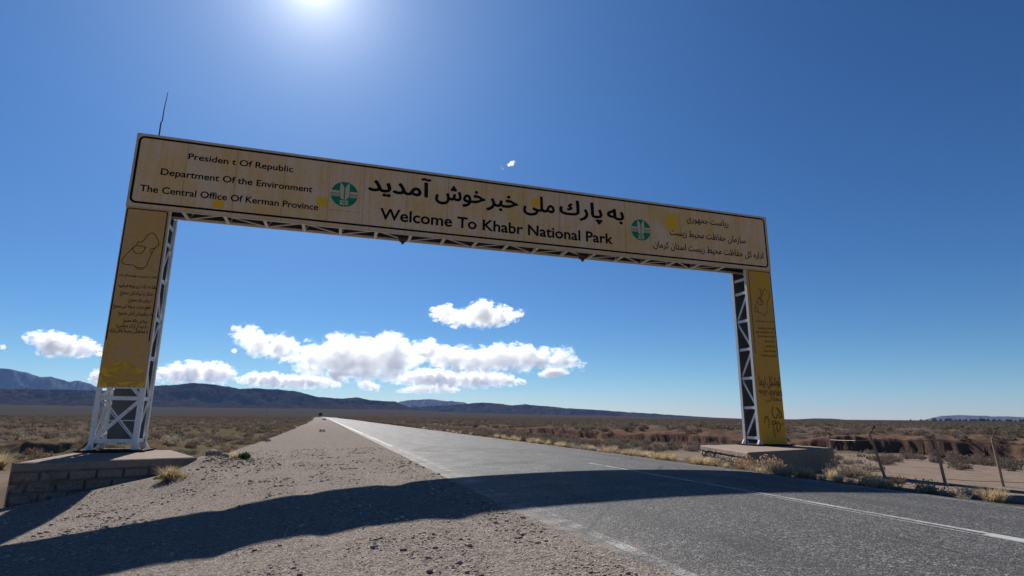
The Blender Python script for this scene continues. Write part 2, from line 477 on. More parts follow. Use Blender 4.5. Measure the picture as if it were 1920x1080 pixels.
m.rough(m.ramp(m.noise(p, 1.2, 4), [(.3, .6), (.7, .75)]))
M_ASPH = m.m
ry = np.concatenate([np.arange(-40, 40, .22), 40 * np.exp(np.arange(0, math.log(1450 / 40), .012))])
ru = np.linspace(0, 1, 41)
def road_edges(y):
    le = np.interp(y, [-40, 3.0, 3.9, 4.6, 5.6, 8.0, 12], [2.8, 3.0, 3.03, 2.95, 2.77, 2.63, 2.58]) + .08 * fbm2(y / .9, 0 * y + 3, 4, 41)
    re = 10.43 + .09 * fbm2(y / 1.3, 0 * y + 5, 4, 42)
    return le, re
le, re = road_edges(ry)
X = le[:, None] + (re - le)[:, None] * ru[None]; Yg = np.repeat(ry[:, None], len(ru), 1)
Z = road_z(X) + .006 * fbm2(X / 1.5, Yg / 3, 3, 44)
nrow = len(ry)
# skirts so that the slab has a real edge
Xs = np.concatenate([X[:, :1] - .05, X[:, :1] - .012, X, X[:, -1:] + .012, X[:, -1:] + .05], 1)
Zs = np.concatenate([Z[:, :1] - .16, Z[:, :1] - .02, Z, Z[:, -1:] - .02, Z[:, -1:] - .16], 1)
Ys = np.repeat(ry[:, None], Xs.shape[1], 1)
Xs = Xs + bend(Ys)
road = link('road', np_mesh('road', np.stack([Xs, Ys, Zs], -1).reshape(-1, 3), grid_faces(nrow, Xs.shape[1]), M_ASPH))
tag(road, 'grey two-lane asphalt road running under the gantry', 'road', kind='structure')

def worn_paint(name, cover, tint=(.40, .395, .38)):
    m = Mat(name, .7, .3)
    p = m.pos()
    m.color(m.mix(m.noise(p, 14, 6, .7), tuple(t * .62 for t in tint), tint))
    w = m.math('ADD', m.math('MULTIPLY', m.noise(p, 2.2, 5, .65), .45), m.math('MULTIPLY', m.noise(p, 48, 4, .8), .75))
    a = m.ramp(w, [(max(0, cover - .09), 0), (cover + .05, 1)])
    tr = m.node('ShaderNodeBsdfTransparent'); mx = m.node('ShaderNodeMixShader')
    m.link(a, mx.inputs[0]); m.link(tr.outputs[0], mx.inputs[1]); m.link(m.b.outputs[0], mx.inputs[2])
    m.link(mx.outputs[0], m.out.inputs['Surface'])
    return m.m
M_LINE = worn_paint('worn_edge_paint', .66)
M_CLINE = worn_paint('worn_centre_paint', .58)
M_FRESH = worn_paint('road_paint', .44, (.42, .42, .41))
def stripe(segs, mats, name):
    V = []; Fc = []; MI = []
    for x0, x1, ya, yb, mi in segs:
        yy = np.concatenate([np.arange(ya, min(yb, 60), .4), (max(ya, 60) * np.exp(np.arange(0, math.log(max(yb, 61) / max(ya, 60)), .02))) if yb > 60 else np.array([yb])])
        xx = np.linspace(x0, x1, 4)
        XX, YY = np.meshgrid(xx, yy)
        XX = XX + .012 * fbm2(YY / .9, YY * 0 + x0, 3, 51)
        ZZ = road_z(XX) + .006 * fbm2(XX / 1.5, YY / 3, 3, 44) + .005 + .00006 * YY.clip(0)
        f = grid_faces(len(yy), 4) + sum(len(v) for v in V)
        V.append(np.stack([XX + bend(YY), YY, ZZ], -1).reshape(-1, 3)); Fc.append(f); MI += [mi] * len(f)
    me = np_mesh(name, np.concatenate(V), np.concatenate(Fc), mats)
    me.polygons.foreach_set('material_index', MI)
    return link(name, me)
o = stripe([(2.90, 3.05, -20, 26, 0), (2.88, 3.02, 26, 48, 2), (2.88, 3.02, 48, 1440, 1), (10.0, 10.12, -20, 1440, 0)], [M_LINE, M_FRESH, M_CLINE], 'edge_line')
tag(o, 'worn white edge lines along both sides of the road', 'road marking', kind='structure')
seg = [(6.93, 7.04, -20, 14.8, 0), (6.80, 6.84, -20, 8.6, 0), (6.85, 7.03, -2.0, 4.75, 1)]
yd = 18.0
while yd < 700:
    seg.append((6.90, 7.02, yd, yd + 2.2, 2)); yd += 8.0
o = stripe(seg, [M_CLINE, M_FRESH, M_LINE], 'centre_line')
tag(o, 'worn white centre line, solid near and dashed far', 'road marking', kind='structure')

# ------------------------------------------------------------------ hills
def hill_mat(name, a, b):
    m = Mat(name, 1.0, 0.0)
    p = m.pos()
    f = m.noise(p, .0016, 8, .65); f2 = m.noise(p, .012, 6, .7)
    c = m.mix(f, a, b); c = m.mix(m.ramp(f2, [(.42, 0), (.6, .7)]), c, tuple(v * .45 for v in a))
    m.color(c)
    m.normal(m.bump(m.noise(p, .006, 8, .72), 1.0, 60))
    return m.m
M_HILL = hill_mat('scrub_hill', (.012, .009, .008), (.072, .052, .039))
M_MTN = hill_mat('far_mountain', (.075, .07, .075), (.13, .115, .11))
def ridge(name, label, sil, d0, dr, d1, base, mat, seed, wl, ndep=70, naz=None, rough=.75):
    a0, a1 = sil[0][0], sil[-1][0]
    naz = naz or int((a1 - a0) / .05)
    az = np.linspace(a0, a1, naz); el = np.interp(az, [s[0] for s in sil], [s[1] for s in sil])
    el = el + .055 * fbm2(az / .5, az * 0 + seed, 6, seed, .6) * sstep(.05, .5, el)
    t = np.linspace(0, 1, ndep)
    T, A = np.meshgrid(t, az, indexing='ij')
    D = d0 + (d1 - d0) * T; tr = (dr - d0) / (d1 - d0)
    shp = np.where(T < tr, sstep(0, 1, T / tr) * .75 + .25 * (T / tr), sstep(1, 0, (T - tr) / (1 - tr)))
    xx = D * np.sin(np.radians(A)); yy = D * np.cos(np.radians(A))
    n = 1 - np.abs(fbm2(xx / wl, yy / wl, 6, seed + 5, .55)) * 2
    env = np.sin(np.pi * np.clip(T, 0, 1)) ** .5
    h = shp * (1 - rough + rough * np.clip(n, 0, 1.2)) * env
    ang = np.tan(np.radians(el))[None] * D + CZ - base          # height that reaches the skyline at each depth
    k = (h / np.maximum(ang, .5)).max(0)                          # the ridge that shows is the skyline
    h = h / np.maximum(k, 1e-6)[None]
    Z = base + h
    Z[0] = base - 12; Z[-1] = base - 12
    me = np_mesh(name, np.stack([xx, yy, Z], -1).reshape(-1, 3), grid_faces(ndep, naz)[:, ::-1], mat)
    o = link(name, me)
    return tag(o, label, 'hills', kind='structure')
near_s = [(-62, 1.6), (-50, 2.2), (-40, 1.7), (-30, 1.9), (-23.44, 1.78), (-20.34, 1.85), (-17.65, 1.86), (-15.5, 2.0), (-13.88, 2.33), (-12.15, 2.52), (-10.77, 2.72), (-9.32, 2.61), (-8.26, 2.5), (-7.17, 2.3), (-6.2, 2.38), (-4.85, 2.36), (-2.57, 2.22), (-.81, 1.78), (.5, 1.66), (1.58, 1.62), (2.6, 1.72), (3.17, 1.73), (4, 1.52), (5.01, 1.47), (6.61, 1.39), (7.79, .91), (9.5, .5)]
ridge('hills', 'dark brown scrub hills behind the road end', near_s, 4500, 6000, 7600, 42, M_HILL, 3, 520, 150, 1300)
right_s = [(6.5, .4), (7.54, .85), (9.5, .98), (12.64, 1.21), (14.34, 1.37), (15.75, 1.39), (17.83, 1.15), (19.13, 1.26), (20.43, 1.16), (23.02, .93), (25.58, .79), (27.61, .65), (30.1, .51), (32.55, .38), (34.46, .25), (36.8, .12), (39.5, .03), (41, -.01), (43.6, .02), (45, .11), (46.3, .10), (47.5, .0), (50, -.03)]
ridge('hills', 'low dark ridge tapering right from the road end', right_s, 5600, 7000, 8200, -2, M_HILL, 8, 480, 90, 800)
far_s = [(-60, 2.2), (-45, 2.9), (-34, 3.0), (-28, 3.5), (-25.5, 3.2), (-23.67, 3.25), (-23.06, 3.25), (-22.11, 3.06), (-21.27, 2.74), (-20.64, 2.81), (-19.95, 2.6), (-19.44, 2.5), (-18.78, 2.57), (-18.06, 2.35), (-16.93, 1.75), (-14, 1.2), (-10, .9)]
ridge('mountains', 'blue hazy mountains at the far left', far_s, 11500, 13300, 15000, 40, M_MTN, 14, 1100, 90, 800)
mid_s = [(5, .5), (6.28, 1.04), (7, 1.38), (7.76, 1.56), (9.54, 1.68), (11.08, 1.55), (13.15, 1.41), (14.19, 1.12), (16, .8), (18, .4)]
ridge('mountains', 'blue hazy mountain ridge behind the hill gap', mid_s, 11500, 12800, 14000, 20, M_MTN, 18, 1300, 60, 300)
mesa_s = [(52.0, -.06), (52.9, .08), (53.3, .22), (53.91, .35), (54.4, .38), (55.08, .41), (56.68, .37), (58.81, .30), (62, .33), (68, .2), (74, -.02)]
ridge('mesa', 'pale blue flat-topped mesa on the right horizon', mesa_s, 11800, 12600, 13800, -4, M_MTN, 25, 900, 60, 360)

# ------------------------------------------------------------------ haze
hz = MB(); hz.box((-16500, -1500, -16), (16500, 16500, 860))
m = Mat('haze'); m.n.remove(m.b)
pv = m.node('ShaderNodeVolumePrincipled')
pv.inputs['Color'].default_value = (.27, .49, 1, 1)
pv.inputs['Density'].default_value = 2.0e-5
pv.inputs['Anisotropy'].default_value = .1
m.link(pv.outputs[0], m.out.inputs['Volume'])
haze = tag(hz.build('haze', m.m), 'thin pale blue haze over the plain', 'haze', kind='stuff')

# ------------------------------------------------------------------ clouds
def cloud_mat(puffs, H, thin=1.0):
    """fog that thickens towards the hearts of the puffs (object space) and is torn at its rim by noise"""
    m = Mat('cloud'); m.n.remove(m.b)
    vs = m.node('ShaderNodeVolumePrincipled')
    vs.inputs['Color'].default_value = (.998, .998, .998, 1)
    vs.inputs['Anisotropy'].default_value = .55
    p = m.obj()
    warp = m.node('ShaderNodeTexNoise'); warp.inputs['Scale'].default_value = 3.2 / H; warp.inputs['Detail'].default_value = 3; m.link(p, warp.inputs['Vector'])
    ws = m.node('ShaderNodeVectorMath', operation='SUBTRACT'); m.link(warp.outputs['Color'], ws.inputs[0]); ws.inputs[1].default_value = (.5, .5, .5)
    wa = m.node('ShaderNodeVectorMath', operation='MULTIPLY_ADD'); m.link(ws.outputs[0], wa.inputs[0]); wa.inputs[1].default_value = (H * .42,) * 3; m.link(p, wa.inputs[2])
    env = None
    for (cx, cy, cz, r) in puffs:
        d = m.node('ShaderNodeVectorMath', operation='DISTANCE'); m.link(wa.outputs[0], d.inputs[0]); d.inputs[1].default_value = (cx, cy, cz)
        e = m.node('ShaderNodeMath', operation='MULTIPLY_ADD'); m.link(d.outputs['Value'], e.inputs[0]); e.inputs[1].default_value = -1 / r; e.inputs[2].default_value = 1.0
        e2 = m.math('MULTIPLY', e.outputs[0], r / (H * .5))
        env = e2 if env is None else m.math('MAXIMUM', env, e2)
    nz = m.noise(m.scale(p, (.8, 1, 1.35)), 5.6 / H, 8, .66, .55)
    dens = m.math('ADD', env, m.math('MULTIPLY', m.math('SUBTRACT', nz, .53), 2.5))
    dens = m.math('MULTIPLY', m.math('MINIMUM', m.math('MAXIMUM', dens, 0.0), .35), CLOUD_K * thin / H)
    m.link(dens, vs.inputs['Density']); m.link(vs.outputs[0], m.out.inputs['Volume'])
    m.m.cycles.volume_step_rate = CLOUD_STEP
    return m.m
CLOUD_K = 22.0
CLOUD_STEP = .16
CLOUDS = {
    'a': [(9.50,10.49), (9.96,10.87), (11.30,10.86), (12.38,10.57), (13.18,10.64), (13.97,11.24), (14.78,11.47), (15.59,11.22), (16.41,10.96), (17.76,10.76), (18.57,10.61), (19.33,10.34), (18.73,9.92), (18.20,9.28), (16.70,9.00), (15.36,8.67), (14.02,8.86), (11.89,8.87), (10.30,9.04), (9.76,9.34)],
    'b': [(-8.36,7.16), (-8.17,7.79), (-7.21,7.86), (-6.95,7.97), (-6.16,7.69), (-5.43,7.15), (-4.97,7.08), (-4.32,7.47), (-3.61,7.31), (-2.61,6.53), (-2.08,5.81), (-2.50,5.20), (-3.88,5.14), (-5.26,5.27), (-6.60,5.35), (-7.33,6.03), (-8.20,6.83)],
    'b2': [(-8.29,5.64), (-7.97,5.85), (-7.65,5.73), (-7.87,5.38), (-8.19,5.46)],
    'c': [(-3.08,5.52), (-2.11,6.20), (-0.71,6.62), (0.45,7.22), (1.42,7.37), (2.44,7.01), (4.18,7.18), (5.93,7.65), (7.25,6.92), (8.21,6.27), (8.92,4.33), (6.39,3.82), (3.40,3.55), (0.48,3.57), (-1.68,3.85), (-3.02,4.79)],
    'd': [(7.27,6.66), (8.80,7.22), (10.37,7.16), (11.69,6.72), (13.55,6.54), (15.13,6.72), (16.46,7.00), (19.12,6.91), (20.98,6.60), (23.09,6.70), (23.35,6.23), (24.54,5.14), (24.38,4.88), (22.54,4.78), (20.44,4.72), (17.80,4.76), (14.65,4.36), (12.03,4.43), (9.92,5.17), (8.08,5.75)],
    'd2': [(20.33,4.25), (21.49,4.77), (22.54,4.78), (23.69,4.36), (23.37,4.15), (22.01,3.84), (20.54,3.84)],
    'e': [(-13.93,3.65), (-13.13,4.13), (-11.97,4.38), (-11.19,4.60), (-10.36,4.50), (-9.54,4.59), (-8.68,4.45), (-7.79,4.11), (-7.41,3.80), (-7.58,2.90), (-9.34,2.75), (-11.77,2.62), (-13.81,2.73)],
    'f': [(-7.49,3.32), (-6.45,3.79), (-5.12,3.79), (-4.23,3.92), (-3.75,3.64), (-2.37,3.73), (-0.96,3.73), (0.48,3.52), (1.73,2.96), (1.51,2.61), (-1.80,2.48), (-5.00,2.50), (-7.43,2.72)],
    'g': [(2.68,3.33), (3.90,3.41), (5.18,2.93), (4.96,2.27), (3.22,2.49)],
    'h': [(6.30,3.46), (7.90,4.20), (9.43,4.39), (10.98,4.41), (12.55,4.18), (14.65,4.36), (17.28,4.08), (19.13,3.47), (18.60,3.21), (15.72,3.08), (12.07,2.94), (9.48,3.00), (6.67,3.21)],
    'h2': [(6.46,2.45), (8.46,3.04), (11.02,3.23), (13.01,2.64), (12.61,2.33), (9.52,2.19), (6.72,2.20)],
    'i': [(-22.76,5.75), (-22.25,6.12), (-21.14,6.27), (-19.95,6.09), (-18.72,5.90), (-17.71,5.47), (-17.59,4.58), (-19.04,4.44), (-20.70,4.33), (-21.75,4.45), (-21.77,5.02), (-22.60,5.28)],
    'j': [(17.07,24.80), (17.53,25.16), (18.10,25.22), (17.76,24.71), (17.19,24.60)],
    'j2': [(16.39,24.69), (16.68,24.39), (16.79,24.19), (16.45,24.59)],
    'k': [(-23.92,4.92), (-23.70,5.06), (-23.55,4.87), (-23.61,4.63), (-23.87,4.61)],
    'l': [(-18.31,2.88), (-17.94,3.53), (-17.54,3.64), (-17.10,3.02), (-17.15,2.38), (-18.22,2.51)],
}
CL_LABEL = dict(
    a=('white lens-shaped cloud alone under the middle of the gantry beam', 1), b=('white cloud with a grey belly left of the big bank', 1),
    b2=('tiny white puff just below the grey-bellied cloud', 1), c=('largest heaped cloud with a grey base above the hills', 1),
    d=('long white cloud stretching to the right of the heaped cloud', 1), d2=('small ragged cloud under the right end of the long cloud', 1),
    e=('white cloud touching the hills beside the left pillar', 1), f=('low flat cloud lying along the hill crest', 1),
    g=('small thin cloud low above the road end', 1), h=('low band of cloud beneath the long cloud', 1),
    h2=('lowest thin cloud strip above the blue ridge', 1), i=('white cloud left of the left pillar', 1),
    j=('tiny bright cloud wisp above the gantry beam', 1), j2=('faintest cloud speck above the gantry beam', 1),
    k=('small cloud cut by the left picture edge', 1), l=('cloud peeping out behind the left pillar above the blue mountains', 1))
def in_poly(px, py, poly):
    c = np.zeros(len(px), bool); n = len(poly)
    for i in range(n):
        x1, y1 = poly[i]; x2, y2 = poly[(i + 1) % n]
        c ^= ((y1 > py) != (y2 > py)) & (px < (x2 - x1) * (py - y1) / (y2 - y1 + 1e-12) + x1)
    return c
def poly_dist(px, py, poly):
    d = np.full(len(px), 1e9); n = len(poly)
    for i in range(n):
        a = np.array(poly[i]); b = np.array(poly[(i + 1) % n]); ab = b - a
        t = np.clip(((px - a[0]) * ab[0] + (py - a[1]) * ab[1]) / (ab @ ab + 1e-12), 0, 1)
        d = np.minimum(d, np.hypot(px - a[0] - t * ab[0], py - a[1] - t * ab[1]))
    return d
_ico = bmesh.new(); bmesh.ops.create_icosphere(_ico, subdivisions=2, radius=1)
ICO_V = np.array([v.co[:] for v in _ico.verts]); ICO_F = np.array([[v.index for v in f.verts] for f in _ico.faces]); _ico.free()
def make_cloud(key, poly, D, seed):
    rng = np.random.default_rng(seed)
    s = math.radians(1) * D
    P = np.array(poly); c0 = P.mean(0)
    grow = {'c': (1.05, 1.14), 'd': (1.06, 1.14), 'h': (1.08, 1.25), 'b': (1.02, 1.08)}.get(key, (1, 1))
    poly = [(c0[0] + (a - c0[0]) * grow[0], c0[1] + (e - c0[1]) * grow[1]) for a, e in poly]
    q = [((a - c0[0]) * math.cos(math.radians(c0[1])) * s, (e - c0[1]) * s) for a, e in poly]
    Q = np.array(q); lo, hi = Q.min(0), Q.max(0); W, H = hi - lo
    px = rng.uniform(lo[0], hi[0], 6000); py = rng.uniform(lo[1], hi[1], 6000)
    ins = in_poly(px, py, q); px, py = px[ins], py[ins]
    d = poly_dist(px, py, q); covered = np.zeros(len(px), bool); puffs = []
    for _ in range(30):                                                      # cover the outline greedily
        if covered.mean() > .95: break
        i = int(np.argmax(np.where(covered, -1, d))); r = max(d[i], H * .13)
        puffs.append((float(px[i]), float(rng.normal(0, .10) * H), float(py[i]), float(r * 1.12)))
        covered |= np.hypot(px - px[i], py - py[i]) < r * 1.02
    V = np.concatenate([ICO_V * (r * 1.2) + np.array([x_, y_, z_]) for x_, y_, z_, r in puffs])
    Fc = (ICO_F[None] + (np.arange(len(puffs)) * len(ICO_V))[:, None, None]).reshape(-1, 3)
    mat = cloud_mat(puffs, H, {'j': .3, 'j2': .16, 'b2': .5, 'g': .6, 'k': .6, 'h2': .7}.get(key, 1.0))
    me = np_mesh('cloud', V, Fc, mat)
    o = link('cloud', me)
    md = o.modifiers.new('r', 'REMESH'); md.mode = 'VOXEL'; md.voxel_size = max(H / 30, W / 200)
    dg = bpy.context.evaluated_depsgraph_get()
    ev = bpy.data.meshes.new_from_object(o.evaluated_get(dg))
    o.modifiers.clear(); o.data = ev; bpy.data.meshes.remove(me); ev.name = 'cloud'
    nv = len(ev.vertices); co = np.empty(nv * 3, np.float32); ev.vertices.foreach_get('co', co); co = co.reshape(-1, 3)
    no = np.empty(nv * 3, np.float32); ev.vertices.foreach_get('normal', no); no = no.reshape(-1, 3)
    co = co + no * ((noise3(co / (H * .3) + seed, seed) - .35) * .10 * H)[:, None]
    ev.vertices.foreach_set('co', co.astype(np.float32).ravel())
    ev.polygons.foreach_set('use_smooth', [True] * len(ev.polygons))
    ev.materials.clear(); ev.materials.append(mat); ev.update()
    a, e = math.radians(c0[0]), math.radians(c0[1])
    o.location = (D * math.sin(a) * math.cos(e), D * math.cos(a) * math.cos(e), CZ + D * math.sin(e))
    o.rotation_euler = (0, 0, -a)
    tag(o, CL_LABEL[key][0], 'cloud')
    return o
for i, (k, poly) in enumerate(CLOUDS.items()):
    make_cloud(k, poly, {'a': 20500, 'j': 21000, 'j2': 21000, 'c': 22500, 'f': 25500, 'e': 24500, 'h': 25500, 'h2': 27000, 'g': 26500, 'd': 23500, 'd2': 26500, 'b': 21500}.get(k, 22000), 100 + i)
# ------------------------------------------------------------------ gantry materials
def sign_paint(name, base, yellow, amount, seed):
    m = Mat(name, .7, .1)
    p = m.pos(); q = m.node('ShaderNodeVectorMath', operation='ADD'); m.link(p, q.inputs[0]); q.inputs[1].default_value = (seed * 7.1, 0, seed * 3.3); p2 = q.outputs[0]
    patch = m.noise(m.scale(p2, (1, 1, .7)), .75, 4, .6, .6)
    streak = m.noise(m.scale(p2, (3.2, 1, .22)), 1.5, 5, .65)
    dirt = m.noise(p2, 9, 6, .7)
    c = m.mix(m.ramp(patch, [(.42, 0), (.68, amount)]), base, yellow)
    c = m.mix(m.ramp(streak, [(.46, 0), (.72, .75)]), c, yellow)
    c = m.mix(m.ramp(dirt, [(.32, .35), (.52, 0)]), c, tuple(v * .6 for v in base))
    if seed == 3:                                                            # lower half was repainted in a stronger yellow
        lowz = m.ramp(m.math('ADD', m.math('MULTIPLY', m.sep(p)[2], .2), m.math('MULTIPLY', m.noise(p2, 2, 4), .25)), [(.45, 1), (.75, 0)])
        c = m.mix(lowz, c, (.64, .335, .045))
    m.color(c)
    m.normal(m.bump(m.noise(p2, 1.1, 3), .25, .03))
    return m.m
M_SIGN = sign_paint('faded_sign_board', (.74, .51, .32), (.70, .385, .075), .65, 1)
M_BOARD_L = sign_paint('faded_info_board', (.56, .33, .14), (.60, .315, .04), .6, 2)
M_BOARD_R = sign_paint('yellowed_info_board', (.54, .305, .085), (.66, .33, .02), .8, 3)
M_YELLOW = plain_mat('yellow_patch', (.80, .43, .015), .5, .12, 5)
M_OCHRE = plain_mat('bare_yellow_paint', (.62, .38, .06), .5, .15, 3)
M_BLACK = plain_mat('black_lettering', (.010, .010, .011), .8, .3, 12, .05)
M_FADED = plain_mat('faded_black_lettering', (.035, .026, .017), .8, .3, 12, .05)
M_GREEN = plain_mat('green_emblem', (.0, .20, .10), .8, .12, 8)
M_CREAM = plain_mat('cream_emblem', (.62, .44, .25), .5, .1, 8)
M_SEAM = plain_mat('board_seam', (.27, .2, .13), .7, .3, 9)
m = Mat('white_steel', .5, .35)
p = m.pos(); nz = m.noise(p, 5, 7, .7); rz = m.noise(p, 1.7, 7, .72)
zz = m.sep(p)[2]
c = m.mix(nz, (.66, .66, .66), (.82, .815, .80))
c = m.mix(m.ramp(m.noise(p, 22, 4, .7), [(.34, .6), (.5, 0)]), c, (.42, .39, .36))
low = m.math('ADD', rz, m.math('MULTIPLY', m.math('SUBTRACT', .7, zz), .10, True))
c = m.mix(m.ramp(low, [(.64, 0), (.70, .9)]), c, (.13, .055, .025))
m.color(c); M_WHITE = m.m
M_RUST = plain_mat('rusty_steel', (.10, .055, .035), .85, .45, 9)
M_PLATE = plain_mat('dark_rusty_plate', (.035, .024, .018), .9, .5, 7, .1)
m = Mat('galvanised_sheet', .45, .4); p = m.pos()
m.color(m.mix(m.noise(m.scale(p, (2, 2, .4)), 2, 5, .6), (.065, .075, .08), (.12, .132, .135)))
m.b.inputs['Metallic'].default_value = .25
M_SHEET = m.m
M_EDGE = plain_mat('sign_edge_trim', (.50, .42, .31), .5, .2, 4)

# ------------------------------------------------------------------ gantry
GY0, GY1 = 21.9, 23.02
ZB, ZT = 8.20, 10.96
LX0, LX1, RX0, RX1 = -6.98, -5.60, 18.74, 20.18
gantry = tag(empty('road_gantry', (6.6, 22.4, .03)), 'wide tan welcome gantry on two lattice pillars spanning the road', 'gantry')
FY = GY0 - .004

# sign board (front) with edge trim
b = MB(); b.box((LX0 + .04, GY0, ZB + .04), (RX1 - .04, GY0 + .03, ZT - .04))
board = b.build('sign_board', M_SIGN, gantry)
b = MB()
b.box((LX0, GY0 - .006, ZT - .04), (RX1, GY0 + .06, ZT)); b.box((LX0, GY0 - .006, ZB), (RX1, GY0 + .06, ZB + .04))
b.box((LX0, GY0 - .006, ZB + .04), (LX0 + .04, GY0 + .06, ZT - .04)); b.box((RX1 - .04, GY0 - .006, ZB + .04), (RX1, GY0 + .06, ZT - .04))
b.build('edge_trim', M_EDGE, board)
for x in (-5.33, -3.68, -2.02, -.40, .90, 2.57, 4.23, 5.84, 7.49, 9.15, 10.8, 12.34, 13.6, 15.2, 16.85, 18.5):
    b = MB(); b.box((x - .006, FY, ZB + .05), (x + .006, GY0 - .001, ZT - .05)); b.build('panel_seam', M_SEAM, board)
b = MB(); b.box((-.39, FY, 8.88), (.89, GY0 - .001, 8.89)); b.build('panel_seam', M_SEAM, board)

def round_frame(x0, x1, z0, z1, w, rad, y, mats, name, parent, sides='ltrb', n=8):
    """painted border line with rounded corners"""
    def path(o):
        pts = []
        for cx, cz, a0 in ((x1 - rad, z1 - rad, 0), (x0 + rad, z1 - rad, 90), (x0 + rad, z0 + rad, 180), (x1 - rad, z0 + rad, 270)):
            for k in range(n + 1):
                a = R_(a0 + 90 * k / n); r = rad - o
                pts.append((cx + r * math.cos(a), y, cz + r * math.sin(a)))
        return pts
    A, B = path(0), path(w); mb = MB(); L = len(A)
    for i in range(L):
        j = (i + 1) % L
        if 'open' in sides and (A[i][2] < z0 + rad + .001 and A[j][2] < z0 + rad + .001): continue
        mb.face((A[i], B[i], B[j], A[j]))
    return mb.build(name, mats, parent, recalc=False)
round_frame(LX0 + .07, RX1 - .12, ZB + .15, ZT - .09, .075, .2, FY, M_BLACK, 'border_line', board)

# lettering -----------------------------------------------------------
AR = {}
for ch, code, k in (('آ', 0xFE81, 2), ('ا', 0xFE8D, 2), ('ب', 0xFE8F, 4), ('پ', 0xFB56, 4), ('ت', 0xFE95, 4), ('ج', 0xFE9D, 4), ('چ', 0xFB7A, 4), ('ح', 0xFEA1, 4), ('خ', 0xFEA5, 4),
                    ('د', 0xFEA9, 2), ('ذ', 0xFEAB, 2), ('ر', 0xFEAD, 2), ('ز', 0xFEAF, 2), ('س', 0xFEB1, 4), ('ش', 0xFEB5, 4), ('ط', 0xFEC1, 4), ('ظ', 0xFEC5, 4),
                    ('ع', 0xFEC9, 4), ('غ', 0xFECD, 4), ('ف', 0xFED1, 4), ('ق', 0xFED5, 4), ('ک', 0xFB8E, 4), ('ك', 0xFED9, 4), ('گ', 0xFB92, 4), ('ل', 0xFEDD, 4), ('م', 0xFEE1, 4),
                    ('ن', 0xFEE5, 4), ('و', 0xFEED, 2), ('ه', 0xFEE9, 4), ('ی', 0xFBFC, 4), ('ئ', 0xFE89, 4)):
    AR[ch] = (code, k)
def shape(txt):
    out = []
    for i, ch in enumerate(txt):
        if ch not in AR: out.append(ch); continue
        code, k = AR[ch]
        pj = i > 0 and txt[i - 1] in AR and AR[txt[i - 1]][1] == 4
        nj = k == 4 and i + 1 < len(txt) and txt[i + 1] in AR
        out.append(chr(code + (3 if pj and nj else 2 if nj else 1 if pj else 0)))
    return ''.join(reversed(out))
def _contours(body, res):
    cu = bpy.data.curves.new('t', 'FONT'); cu.body = body; cu.resolution_u = res
    o = bpy.data.objects.new('t', cu); COL.objects.link(o); bpy.context.view_layer.update()
    cv = o.to_curve(bpy.context.evaluated_depsgraph_get())
    out = []
    for sp in cv.splines:
        bp = sp.bezier_points; n = len(bp); P = []
        for k in range(n):
            a, b = bp[k], bp[(k + 1) % n]
            p0, p1, p2, p3 = a.co, a.handle_right, b.handle_left, b.co
            straight = (p1 - p0).cross(p3 - p0).length < 1e-5 and (p2 - p0).cross(p3 - p0).length < 1e-5
            for t in ([0.0] if straight else [q / res for q in range(res)]):
                u = 1 - t; v = p0 * u ** 3 + p1 * 3 * u * u * t + p2 * 3 * u * t * t + p3 * t ** 3; P.append((v.x, v.y))
        if len(P) > 2: out.append(P)
    o.to_curve_clear(); bpy.data.objects.remove(o); bpy.data.curves.remove(cu)
    return out
